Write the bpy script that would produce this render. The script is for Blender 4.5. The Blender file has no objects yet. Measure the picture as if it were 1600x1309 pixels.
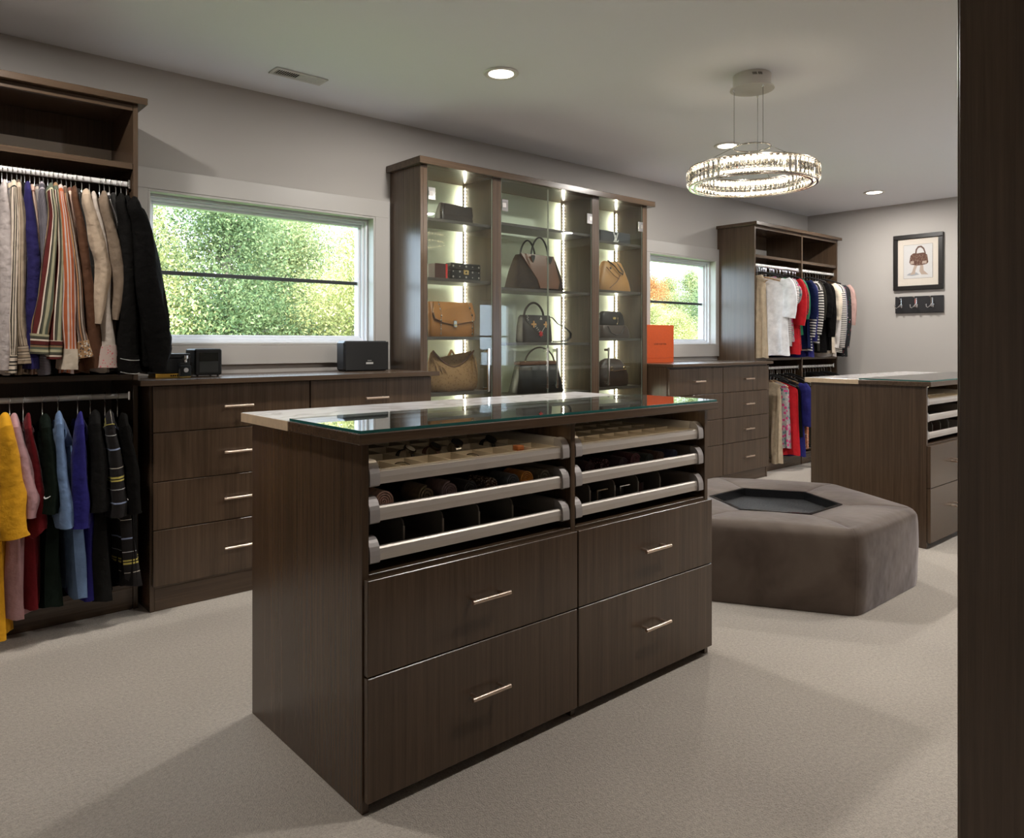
import bpy, math, random
import numpy as np
from mathutils import Vector
random.seed(7); rng = np.random.default_rng(11)
SC = bpy.context.scene
COL = SC.collection

# ------------------------------------------------------------------ camera, world, sun, exposure
CAM_H = 1.13; FPX = 1168.0; HOR = 535.0
TH = math.atan2(1331.0, FPX)
cam_d = bpy.data.cameras.new('camera'); cam = bpy.data.objects.new('camera', cam_d); COL.objects.link(cam)
cam_d.sensor_fit = 'HORIZONTAL'; cam_d.sensor_width = 36.0; cam_d.lens = FPX / 1600 * 36.0
cam_d.shift_y = -(654.5 - HOR) / 1600; cam_d.clip_start = .05; cam_d.clip_end = 200
cam.location = (0, 0, CAM_H); cam.rotation_euler = (math.pi / 2, 0, TH - math.pi / 2)
SC.camera = cam

world = bpy.data.worlds.new('sky'); SC.world = world; world.use_nodes = True
bg = world.node_tree.nodes['Background']
bg.inputs['Color'].default_value = (.70, .85, 1.0, 1); bg.inputs['Strength'].default_value = 8.0
sun_d = bpy.data.lights.new('sun', 'SUN'); sun_d.energy = 13.0; sun_d.angle = math.radians(1.5); sun_d.color = (1, .95, .85)
sun = bpy.data.objects.new('sun', sun_d); COL.objects.link(sun)
sun.rotation_euler = (math.radians(42), 0, math.radians(-38))
vs = SC.view_settings; vs.view_transform = 'Standard'; vs.look = 'None'; vs.gamma = 1.0; vs.use_curve_mapping = False
vs.exposure = 0.0
SC.cycles.use_denoising = True
try: SC.cycles.denoiser = 'OPENIMAGEDENOISE'
except Exception: pass
SC.cycles.max_bounces = 10; SC.cycles.diffuse_bounces = 5; SC.cycles.glossy_bounces = 5
SC.cycles.transparent_max_bounces = 24; SC.cycles.transmission_bounces = 6
SC.cycles.sample_clamp_indirect = 6.0; SC.cycles.caustics_reflective = False; SC.cycles.caustics_refractive = False

LAMP_W = 23.0
CHAND = 17.0         # emission of the chandelier's light ring
LED = 200.0           # emission of the display cabinet's light strips

# ------------------------------------------------------------------ helpers
FX, FY = math.cos(TH), math.sin(TH); RX, RY = math.sin(TH), -math.cos(TH)
def ray(x, y):
    u = (x - 800) / FPX; v = (HOR - y) / FPX
    return FX + u * RX, FY + u * RY, v
def atY(x, y, Y):          # the point of the plane Y seen at a photo position (used to read off sizes)
    d = ray(x, y); t = Y / d[1]; return Vector((t * d[0], Y, CAM_H + t * d[2]))
def pX(x, Y): return atY(x, 0, Y)[0]

WL = {}
def wl(o): return WL.get(o.name, Vector((0, 0, 0))) if o is not None else Vector((0, 0, 0))
def tag(o, label=None, cat=None, group=None, kind=None):
    if label: o['label'] = label
    if cat: o['category'] = cat
    if group: o['group'] = group
    if kind: o['kind'] = kind
    return o
def empty(name, loc, label=None, cat=None, group=None, kind=None):
    o = bpy.data.objects.new(name, None); COL.objects.link(o); o.location = loc; o.empty_display_size = .05
    WL[o.name] = Vector(loc); return tag(o, label, cat, group, kind)
def link(name, me, parent=None, loc=(0, 0, 0)):
    o = bpy.data.objects.new(name, me); COL.objects.link(o)
    if parent: o.parent = parent
    o.location = Vector(loc) - wl(parent); WL[o.name] = Vector(loc)
    return o

class MB:
    def __init__(s): s.v = []; s.f = []; s.uv = []; s.hasuv = False
    def add(s, vs_, fs, uvs=None):
        b = len(s.v); s.v += [tuple(p) for p in vs_]
        for i, f in enumerate(fs):
            s.f.append(tuple(b + k for k in f))
            s.uv.append(uvs[i] if uvs else None)
        if uvs: s.hasuv = True
        return s
    def box(s, x0, x1, y0, y1, z0, z1, c=0.0):
        if c <= 0:
            v = [(x0,y0,z0),(x1,y0,z0),(x1,y1,z0),(x0,y1,z0),(x0,y0,z1),(x1,y0,z1),(x1,y1,z1),(x0,y1,z1)]
            return s.add(v, [(0,3,2,1),(4,5,6,7),(0,1,5,4),(1,2,6,5),(2,3,7,6),(3,0,4,7)])
        c = min(c, (x1-x0)*.45, (y1-y0)*.45, (z1-z0)*.45)
        X = (x0, x1); Y = (y0, y1); Z = (z0, z1); v = []; idx = {}
        for i in (0,1):
            for j in (0,1):
                for k in (0,1):
                    sx, sy, sz = (1-2*i), (1-2*j), (1-2*k)
                    for a in range(3):
                        p = [X[i] + sx*c, Y[j] + sy*c, Z[k] + sz*c]
                        p[a] = (X[i], Y[j], Z[k])[a]
                        idx[i,j,k,a] = len(v); v.append(tuple(p))
        f = []
        for a in range(3):
            b, d = [(1,2),(2,0),(0,1)][a]
            for e in (0,1):
                def I(q, r):
                    t = [0,0,0]; t[a] = e; t[b] = q; t[d] = r; return idx[t[0],t[1],t[2],a]
                q = [I(0,0), I(1,0), I(1,1), I(0,1)]
                f.append(tuple(q) if e else tuple(q[::-1]))
        for a in range(3):      # edges along axis a
            b, d = [(1,2),(2,0),(0,1)][a]
            for q in (0,1):
                for r in (0,1):
                    def I(e, w):
                        t = [0,0,0]; t[a] = e; t[b] = q; t[d] = r; return idx[t[0],t[1],t[2],w]
                    qd = [I(0,b), I(1,b), I(1,d), I(0,d)]
                    f.append(tuple(qd) if (q ^ r) else tuple(qd[::-1]))
        for i in (0,1):
            for j in (0,1):
                for k in (0,1):
                    t = (idx[i,j,k,0], idx[i,j,k,1], idx[i,j,k,2])
                    f.append(t if (i+j+k) % 2 == 1 else t[::-1])
        return s.add(v, f)
    def prism(s, poly, axis, a, b):       # polygon in the two other axes (x,y / x,z / y,z), extruded
        def P(p, h):
            return {'z': (p[0], p[1], h), 'y': (p[0], h, p[1]), 'x': (h, p[0], p[1])}[axis]
        n = len(poly); ar = sum(poly[i][0]*poly[(i+1)%n][1] - poly[(i+1)%n][0]*poly[i][1] for i in range(n))
        if (ar > 0) == (axis == 'y'): poly = poly[::-1]
        v = [P(p, a) for p in poly] + [P(p, b) for p in poly]
        f = [tuple(range(n))[::-1], tuple(range(n, 2*n))] + [(i, (i+1) % n, n + (i+1) % n, n + i) for i in range(n)]
        return s.add(v, f)
    def loft(s, rings, cap=True, closed=True, uv=None):
        n = len(rings[0]); v = [p for r in rings for p in r]; f = []; us = []
        for j in range(len(rings) - 1):
            for i in range(n if closed else n - 1):
                k = (i + 1) % n
                f.append((j*n + i, j*n + k, (j+1)*n + k, (j+1)*n + i))
                if uv:
                    ii = i + 1
                    us.append((uv[j][i], uv[j][ii], uv[j+1][ii], uv[j+1][i]))
        if cap and closed:
            f.append(tuple(range(n))[::-1]); f.append(tuple((len(rings)-1)*n + i for i in range(n)))
            if uv: us.append(tuple(uv[0][i] for i in range(n))[::-1]); us.append(tuple(uv[-1][i] for i in range(n)))
        return s.add(v, f, us if uv else None)
    def tube(s, pts, r, n=8, closed=False, cap=True, ry=None):
        pts = [Vector(p) for p in pts]; m = len(pts); rings = []
        rr = r if isinstance(r, (list, tuple)) else [r] * m
        up = None
        for i in range(m):
            if closed: t = pts[(i+1) % m] - pts[i-1]
            else: t = pts[min(i+1, m-1)] - pts[max(i-1, 0)]
            t.normalize()
            if up is None:
                up = Vector((0,0,1)) if abs(t.z) < .9 else Vector((1,0,0))
            sd = t.cross(up); sd.normalize(); up2 = sd.cross(t); up2.normalize(); up = up2
            rings.append([pts[i] + sd * (math.cos(2*math.pi*k/n) * rr[i]) + up2 * (math.sin(2*math.pi*k/n) * (ry or rr[i])) for k in range(n)])
        rings = [r_[::-1] for r_ in rings]
        if closed: rings.append(rings[0])
        return s.loft(rings, cap=cap and not closed)
    def cyl(s, p0, p1, r, n=16): return s.tube([p0, p1], r, n)
    def lathe(s, prof, c, n=24, axis='z'):
        rings = []
        for (r, h) in prof:
            ring = []
            for k in range(n):
                a = 2*math.pi*k/n; x, y = r*math.cos(a), r*math.sin(a)
                q = {'z': (x, y, h), 'y': (x, h, -y), 'x': (h, x, y)}[axis]
                ring.append((c[0]+q[0], c[1]+q[1], c[2]+q[2]))
            rings.append(ring)
        return s.loft(rings)
    def mesh(s, name, m, origin=(0,0,0), smooth=None):
        me = bpy.data.meshes.new(name); o = origin
        me.from_pydata([(p[0]-o[0], p[1]-o[1], p[2]-o[2]) for p in s.v], [], s.f)
        if s.hasuv:
            ul = me.uv_layers.new(name='UVMap'); arr = []
            for f, u in zip(s.f, s.uv):
                arr += list(u) if u else [(0,0)] * len(f)
            ul.data.foreach_set('uv', np.array(arr, 'f').ravel())
        if m is not None: me.materials.append(m)
        if smooth is not None:
            me.polygons.foreach_set('use_smooth', [True] * len(me.polygons))
            if smooth < 179: me.set_sharp_from_angle(angle=math.radians(smooth))
        me.update(); return me
    def build(s, name, m, parent=None, origin=None, smooth=None):
        org = Vector(origin) if origin is not None else wl(parent)
        return link(name, s.mesh(name, m, org, smooth), parent, org)
def B(name, m, parent, *b, c=.0015, origin=None):
    return MB().box(*b, c=c).build(name, m, parent, origin)
def S(o): return tag(o, kind='structure')

# ------------------------------------------------------------------ materials
MATS = {}
class N:
    def __init__(s, name):
        s.m = bpy.data.materials.new(name); s.m.use_nodes = True; s.t = s.m.node_tree; s.b = s.t.nodes['Principled BSDF']; s.o = s.t.nodes['Material Output']
    def n(s, typ, **kw):
        q = s.t.nodes.new(typ)
        for k, v in kw.items():
            if k.startswith('i_'): q.inputs[k[2:].replace('_', ' ')].default_value = v
            else: setattr(q, k, v)
        return q
    def l(s, a, b): s.t.links.new(a, b)
    def math(s, op, a, b=None, clamp=False):
        q = s.n('ShaderNodeMath', operation=op); q.use_clamp = clamp
        for i, x in enumerate((a, b)):
            if x is None: continue
            if isinstance(x, (int, float)): q.inputs[i].default_value = x
            else: s.l(x, q.inputs[i])
        return q.outputs[0]
def c4(c): return (c[0], c[1], c[2], 1)
def srgb(r, g, b):
    f = lambda x: ((x/255 + .055)/1.055)**2.4 if x > 10 else x/255/12.92
    return (f(r), f(g), f(b))
def P(name, col, rough=.5, metal=0, spec=.5, noise=0, nscale=40, bump=0, bscale=200, coat=0, sheen=0, emit=None, es=0, stretch=(1,1,1)):
    if name in MATS: return MATS[name]
    k = N(name); b = k.b
    b.inputs['Base Color'].default_value = c4(col); b.inputs['Roughness'].default_value = rough; b.inputs['Metallic'].default_value = metal
    b.inputs['Specular IOR Level'].default_value = spec; b.inputs['Coat Weight'].default_value = coat; b.inputs['Coat Roughness'].default_value = .15
    b.inputs['Sheen Weight'].default_value = sheen; b.inputs['Sheen Roughness'].default_value = .4
    if emit: b.inputs['Emission Color'].default_value = c4(emit); b.inputs['Emission Strength'].default_value = es
    tc = k.n('ShaderNodeTexCoord'); mp = k.n('ShaderNodeMapping'); mp.inputs['Scale'].default_value = stretch; k.l(tc.outputs['Object'], mp.inputs['Vector'])
    if noise:
        nz = k.n('ShaderNodeTexNoise', i_Scale=nscale, i_Detail=4.0); k.l(mp.outputs[0], nz.inputs['Vector'])
        mx = k.n('ShaderNodeMix', data_type='RGBA', blend_type='MULTIPLY'); mx.inputs['Factor'].default_value = 1
        mr = k.n('ShaderNodeMapRange'); mr.inputs['From Min'].default_value = .3; mr.inputs['From Max'].default_value = .7; mr.inputs['To Min'].default_value = 1 - noise; mr.inputs['To Max'].default_value = 1 + noise
        k.l(nz.outputs['Fac'], mr.inputs['Value']); mx.inputs['A'].default_value = c4(col); k.l(mr.outputs[0], mx.inputs['B']); k.l(mx.outputs['Result'], b.inputs['Base Color'])
    if bump:
        nz = k.n('ShaderNodeTexNoise', i_Scale=bscale, i_Detail=3.0); k.l(mp.outputs[0], nz.inputs['Vector'])
        bp = k.n('ShaderNodeBump', i_Strength=bump, i_Distance=.01); k.l(nz.outputs['Fac'], bp.inputs['Height']); k.l(bp.outputs[0], b.inputs['Normal'])
    MATS[name] = k.m; return k.m

def wood(name, vertical=True, dark=(.053, .0325, .0195), light=(.104, .0650, .0390), rough=.27):
    k = N(name); b = k.b
    tc = k.n('ShaderNodeTexCoord'); oi = k.n('ShaderNodeObjectInfo')
    ad = k.n('ShaderNodeVectorMath', operation='ADD'); sc = k.n('ShaderNodeVectorMath', operation='SCALE'); sc.inputs[0].default_value = (7, 11, 5)
    k.l(oi.outputs['Random'], sc.inputs['Scale']); k.l(tc.outputs['Object'], ad.inputs[0]); k.l(sc.outputs[0], ad.inputs[1])
    def nz(s, det):
        mp = k.n('ShaderNodeMapping'); mp.inputs['Scale'].default_value = s; k.l(ad.outputs[0], mp.inputs['Vector'])
        q = k.n('ShaderNodeTexNoise', i_Scale=1.0, i_Detail=det, i_Roughness=.6); k.l(mp.outputs[0], q.inputs['Vector']); return q.outputs['Fac']
    a = nz((110, 110, 2.2) if vertical else (2.2, 110, 110), 3.0)
    a2 = nz((22, 22, .5) if vertical else (.5, 22, 22), 2.0)
    a3 = nz((420, 420, 14) if vertical else (14, 420, 420), 2.0)
    sm = k.math('ADD', k.math('MULTIPLY', a, .5), k.math('ADD', k.math('MULTIPLY', a2, .32), k.math('MULTIPLY', a3, .18)))
    cr = k.n('ShaderNodeValToRGB'); e = cr.color_ramp.elements; e[0].position = .36; e[0].color = c4(dark); e[1].position = .66; e[1].color = c4(light)
    k.l(sm, cr.inputs[0]); k.l(cr.outputs[0], b.inputs['Base Color'])
    b.inputs['Roughness'].default_value = rough; b.inputs['Specular IOR Level'].default_value = .62
    bp = k.n('ShaderNodeBump', i_Strength=.06, i_Distance=.004); k.l(a, bp.inputs['Height']); k.l(bp.outputs[0], b.inputs['Normal'])
    MATS[name] = k.m; return k.m
WV = wood('wenge_laminate_vertical'); WH = wood('wenge_laminate_horizontal', False)
WI = wood('wenge_laminate_interior', True, rough=.42)

def glass(name, tint=(.93, .96, .95), f0=.05, rough=.0, power=5.0):
    k = N(name)
    lw = k.n('ShaderNodeLayerWeight', i_Blend=.5)
    r = k.math('ADD', k.math('MULTIPLY', k.math('POWER', lw.outputs['Facing'], power), 1 - f0), f0)
    tr = k.n('ShaderNodeBsdfTransparent'); tr.inputs[0].default_value = c4(tint)
    gl = k.n('ShaderNodeBsdfGlossy'); gl.inputs['Roughness'].default_value = rough
    mx = k.n('ShaderNodeMixShader'); k.l(r, mx.inputs[0]); k.l(tr.outputs[0], mx.inputs[1]); k.l(gl.outputs[0], mx.inputs[2]); k.l(mx.outputs[0], k.o.inputs[0])
    MATS[name] = k.m; return k.m
G_WIN = glass('window_glass', (.97, .98, .98), .03)
G_DOOR = glass('cabinet_door_glass', (.90, .92, .90), .042)
G_TOP = glass('counter_glass', (.86, .93, .91), .09, power=2.6)
G_EDGE = P('glass_edge_green', (.02, .12, .11), .15)
def real_glass(name, col, ior=1.52):
    k = N(name); b = k.b; b.inputs['Base Color'].default_value = c4(col); b.inputs['Roughness'].default_value = .02; b.inputs['IOR'].default_value = ior; b.inputs['Transmission Weight'].default_value = 1.0
    MATS[name] = k.m; return k.m
G_CRY = real_glass('crystal_glass', (.98, .97, .94))

def emis(name, col, s):
    k = N(name); e = k.n('ShaderNodeEmission'); e.inputs[0].default_value = c4(col); e.inputs[1].default_value = s
    k.l(e.outputs[0], k.o.inputs[0]); MATS[name] = k.m; return k.m

def stripes(name, cols, axis='u', rough=.75, scale=1.0):
    """woven cloth: bands of colour (colour, width in metres) across (u) or along (v) the garment panel"""
    if name in MATS: return MATS[name]
    k = N(name); b = k.b; per = sum(w for _, w in cols) * scale
    uv = k.n('ShaderNodeUVMap'); sp = k.n('ShaderNodeSeparateXYZ'); k.l(uv.outputs[0], sp.inputs[0])
    t = k.math('FRACT', k.math('MULTIPLY', sp.outputs[0 if axis == 'u' else 1], 1 / per))
    cr = k.n('ShaderNodeValToRGB'); cr.color_ramp.interpolation = 'CONSTANT'; el = cr.color_ramp.elements; pos = 0; tot = sum(w for _, w in cols)
    for i, (c, w) in enumerate(cols):
        e = el[i] if i < 2 else el.new(pos)
        e.position = pos; e.color = c4(c); pos += w / tot
    if len(cols) == 1: el.remove(el[1])
    k.l(t, cr.inputs[0]); k.l(cr.outputs[0], b.inputs['Base Color']); b.inputs['Roughness'].default_value = rough; b.inputs['Specular IOR Level'].default_value = .2
    b.inputs['Sheen Weight'].default_value = .03
    tc = k.n('ShaderNodeTexCoord'); nz = k.n('ShaderNodeTexNoise', i_Scale=25.0, i_Detail=3.0); k.l(tc.outputs['Object'], nz.inputs['Vector'])
    bp = k.n('ShaderNodeBump', i_Strength=.55, i_Distance=.01); k.l(nz.outputs['Fac'], bp.inputs['Height']); k.l(bp.outputs[0], b.inputs['Normal'])
    MATS[name] = k.m; return k.m
def cloth(name, col, rough=.8): return P('cloth_' + name, col, rough, spec=.2 if max(col) > .05 else .06, noise=.15, nscale=18, bump=.6, bscale=32, sheen=.05 if max(col) > .05 else 0)
def spots(name, base, cols, scale=60, thr=.42):
    if name in MATS: return MATS[name]
    k = N(name); b = k.b; tc = k.n('ShaderNodeTexCoord')
    vo = k.n('ShaderNodeTexVoronoi', i_Scale=float(scale)); k.l(tc.outputs['Object'], vo.inputs['Vector'])
    m = k.math('LESS_THAN', vo.outputs['Distance'], thr)
    cr = k.n('ShaderNodeValToRGB'); cr.color_ramp.interpolation = 'CONSTANT'; el = cr.color_ramp.elements
    for i, c in enumerate(cols):
        e = el[i] if i < 2 else el.new(i / len(cols))
        e.position = i / len(cols); e.color = c4(c)
    if len(cols) == 1: el.remove(el[1])
    sp = k.n('ShaderNodeSeparateColor'); k.l(vo.outputs['Color'], sp.inputs[0]); k.l(sp.outputs[0], cr.inputs[0])
    mx = k.n('ShaderNodeMix', data_type='RGBA'); k.l(m, mx.inputs['Factor']); mx.inputs['A'].default_value = c4(base); k.l(cr.outputs[0], mx.inputs['B'])
    k.l(mx.outputs['Result'], b.inputs['Base Color']); b.inputs['Roughness'].default_value = .75; b.inputs['Specular IOR Level'].default_value = .25
    MATS[name] = k.m; return k.m

M_WALL = P('wall_paint', (.45, .425, .40), .85, spec=.2, bump=.03, bscale=260)
M_CEIL = P('ceiling_paint', (.84, .85, .89), .8, spec=.25, bump=.03, bscale=200)
M_TRIM = P('trim_paint', (.475, .455, .43), .35)
M_VINYL = P('window_vinyl', (.78, .80, .84), .3)
M_NICKEL = P('brushed_nickel', (.74, .60, .50), .28, metal=1)
M_CHROME = P('chrome', (.86, .86, .86), .12, metal=1)
M_ALU = P('anodised_aluminium', (.60, .55, .50), .42, metal=.55, noise=.05, nscale=30, stretch=(1, 40, 40))
M_ALU_CAP = P('grey_end_cap', (.42, .39, .38), .45, metal=.3)
M_BLACK = P('black_plastic', (.007, .007, .007), .5, spec=.3)
M_BLACKG = P('black_gloss', (.008, .008, .009), .12)
M_FELT = P('taupe_felt', (.36, .30, .22), .95, spec=.1)
M_DARK = P('dark_recess', (.006, .005, .005), .8, spec=.1)
# ------------------------------------------------------------------ room shell
W, XE, XL, YF, ZC = 3.81, 7.43, -1.1, -.25, 2.44
def carpet_mat():
    k = N('cream_carpet'); b = k.b; tc = k.n('ShaderNodeTexCoord')
    def nz(s, d): 
        q = k.n('ShaderNodeTexNoise', i_Scale=float(s), i_Detail=float(d)); k.l(tc.outputs['Object'], q.inputs['Vector']); return q.outputs['Fac']
    big = nz(1.6, 2); mid = nz(95, 3); fine = nz(260, 2)
    s = k.math('ADD', k.math('MULTIPLY', big, .22), k.math('ADD', k.math('MULTIPLY', mid, .38), k.math('MULTIPLY', fine, .4)))
    cr = k.n('ShaderNodeValToRGB'); e = cr.color_ramp.elements; e[0].position = .33; e[0].color = (.33, .29, .25, 1); e[1].position = .66; e[1].color = (.60, .54, .47, 1)
    k.l(s, cr.inputs[0]); k.l(cr.outputs[0], b.inputs['Base Color']); b.inputs['Roughness'].default_value = .95; b.inputs['Specular IOR Level'].default_value = .05
    b.inputs['Sheen Weight'].default_value = .25
    bp = k.n('ShaderNodeBump', i_Strength=.8, i_Distance=.006); k.l(k.math('ADD', fine, k.math('MULTIPLY', mid, .7)), bp.inputs['Height']); k.l(bp.outputs[0], b.inputs['Normal'])
    return k.m
S(MB().box(XL - .1, XE + .1, YF - .1, W + .1, -.12, 0).build('floor', carpet_mat()))
S(MB().box(XL - .1, XE + .1, YF - .1, W + .1, ZC, ZC + .2).build('ceiling', M_CEIL))
W1 = (1.036, 2.27, 1.115, 1.86); W2 = (4.80, 5.746, 1.105, 1.86); W3 = (5.80, 6.42, .78, 1.66)
def wall_with_holes(name, y0, y1, holes):
    m = MB(); xs = XL - .1
    for (a, b, c, d) in sorted(holes):
        m.box(xs, a, y0, y1, 0, ZC); m.box(a, b, y0, y1, 0, c); m.box(a, b, y0, y1, d, ZC); xs = b
    m.box(xs, XE + .1, y0, y1, 0, ZC)
    return S(m.build(name, M_WALL))
wall_with_holes('wall_back', W, W + .17, [W1, W2])
wall_with_holes('wall_front', YF - .17, YF, [W3])
S(MB().box(XE, XE + .1, YF, W, 0, ZC).build('wall_right', M_WALL))
S(MB().box(XL - .1, XL, YF, W, 0, ZC).build('wall_left', M_WALL))
S(MB().box(XE - .014, XE, YF, W, 0, .10, c=.003).build('baseboard_right', M_TRIM))

def window(name, w, y, sgn, label):
    """sgn=+1: the room lies on the -Y side"""
    x0, x1, z0, z1 = w; g = .0
    r = empty(name, ((x0 + x1) / 2, y, z0), label, kind='structure')
    def yb(a, b): return (y + sgn * a, y + sgn * b) if sgn > 0 else (y + sgn * b, y + sgn * a)
    cw = .098
    yy = yb(-.02, -.0005)
    B('casing_board', M_TRIM, r, x0 - cw, x1 + cw, *yy, z1, z1 + cw, c=.002)
    B('casing_board', M_TRIM, r, x0 - cw, x1 + cw, *yy, z0 - cw, z0, c=.002)
    B('casing_board', M_TRIM, r, x0 - cw, x0, *yy, z0, z1, c=.002)
    B('casing_board', M_TRIM, r, x1, x1 + cw, *yy, z0, z1, c=.002)
    steps = [(.0, .17, .012, M_TRIM), (.045, .15, .026, M_VINYL), (.065, .14, .040, M_VINYL), (.085, .13, .054, M_VINYL)]
    for k, (a, b, t, m) in enumerate(steps):
        q = MB(); t0 = 0 if k == 0 else steps[k-1][2]; Y = yb(a - .018 if k == 0 else a, b)
        q.box(x0 + t0, x1 - t0, *Y, z1 - t, z1 - t0, c=.002); q.box(x0 + t0, x1 - t0, *Y, z0 + t0, z0 + t, c=.002)
        q.box(x0 + t0, x0 + t, *Y, z0 + t, z1 - t, c=.002); q.box(x1 - t, x1 - t0, *Y, z0 + t, z1 - t, c=.002)
        q.build(['jamb', 'frame', 'frame', 'sash'][k], m, r)
    zm = z0 + .485 * (z1 - z0); t = .054; Y = yb(.098, .118)
    B('muntin', P('dark_muntin', (.035, .04, .045), .4), r, x0 + t, x1 - t, *Y, zm - .010, zm + .010, c=.002)
    Y = yb(.106, .110)
    B('pane', G_WIN, r, x0 + t, x1 - t, *Y, z0 + t, zm - .010, c=0); B('pane', G_WIN, r, x0 + t, x1 - t, *Y, zm + .010, z1 - t, c=0)
    return r
window('window_1', W1, W, 1, 'wide white window above the long dresser, between hanging unit and display cabinet')
window('window_2', W2, W, 1, 'narrow white window above the short dresser and orange box')
window('window_3', W3, YF, -1, 'white window in the wall behind the photographer')

# ------------------------------------------------------------------ ceiling fittings
M_LENS = emis('lamp_lens', (1, .86, .68), 14.0)
def downlight(x, y, label):
    r = empty('downlight', (x, y, ZC), label, 'ceiling light', 'recessed ceiling downlights')
    MB().lathe([(.058, -.001), (.085, -.001), (.086, -.004), (.082, -.009), (.066, -.009), (.058, -.004)], (x, y, ZC), 32).build('trim_ring', P('downlight_trim', (.72, .70, .67), .4), r, smooth=40)
    MB().lathe([(.001, -.003), (.062, -.003), (.062, -.006), (.04, -.008), (.001, -.009)], (x, y, ZC), 32).build('lens', M_LENS, r, smooth=60)
    d = bpy.data.lights.new('downlight_lamp', 'AREA'); d.shape = 'DISK'; d.size = .12; d.energy = LAMP_W; d.color = (1, .955, .90)
    o = bpy.data.objects.new('downlight_lamp', d); COL.objects.link(o); o.parent = r; o.location = (0, 0, -.012)
for x, y, l in [(2.356, 2.765, 'round recessed ceiling light above the display cabinet, left of the chandelier'),
                (4.348, 2.789, 'round recessed ceiling light just behind the chandelier wires'),
                (6.661, 2.811, 'round recessed ceiling light nearest the far end wall'),
                (.25, 2.765, 'recessed ceiling light in front of the left hanging unit'),
                (2.356, .75, 'recessed ceiling light in front of the near island'),
                (4.348, .75, 'recessed ceiling light in front of the far island'), (6.35, .75, 'recessed ceiling light near the rear window')]:
    downlight(x, y, l)

def vent():
    M = P('vent_white', (.62, .60, .58), .5)
    x0, x1, y0, y1 = 1.50, 1.77, 3.40, 3.50; z = ZC
    r = empty('air_vent', ((x0+x1)/2, (y0+y1)/2, z), 'white rectangular slatted air vent in the ceiling near the window', 'air vent')
    q = MB(); f = .018
    q.box(x0, x1, y0, y0+f, z-.008, z-.0005, c=.003); q.box(x0, x1, y1-f, y1, z-.008, z-.0005, c=.003); q.box(x0, x0+f, y0+f, y1-f, z-.008, z-.0005, c=.003); q.box(x1-f, x1, y0+f, y1-f, z-.008, z-.0005, c=.003)
    q.box((x0+x1)/2-.003, (x0+x1)/2+.003, y0+f, y1-f, z-.007, z-.0005)
    q.build('frame', M, r); B('backing', M_DARK, r, x0+f, x1-f, y0+f, y1-f, z-.0016, z-.0006, c=0)
    q = MB()
    n = 22
    for i in range(n):
        x = x0 + f + (x1-x0-2*f) * (i + .5) / n; t = .004 if x < (x0+x1)/2 else -.004
        q.prism([(x-.0012-t, z-.0075), (x+.0012-t, z-.0075), (x+.0012+t, z-.0018), (x-.0012+t, z-.0018)], 'y', y0+f, y1-f)
    tag(q.build('slat', M, r), kind='stuff')
    for x in (x0+.008, x1-.008): MB().lathe([(.001, -.0095), (.003, -.0085), (.003, -.007), (.001, -.007)], (x, y0+.01, z), 10).build('screw', M_CHROME, r)
vent()

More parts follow.
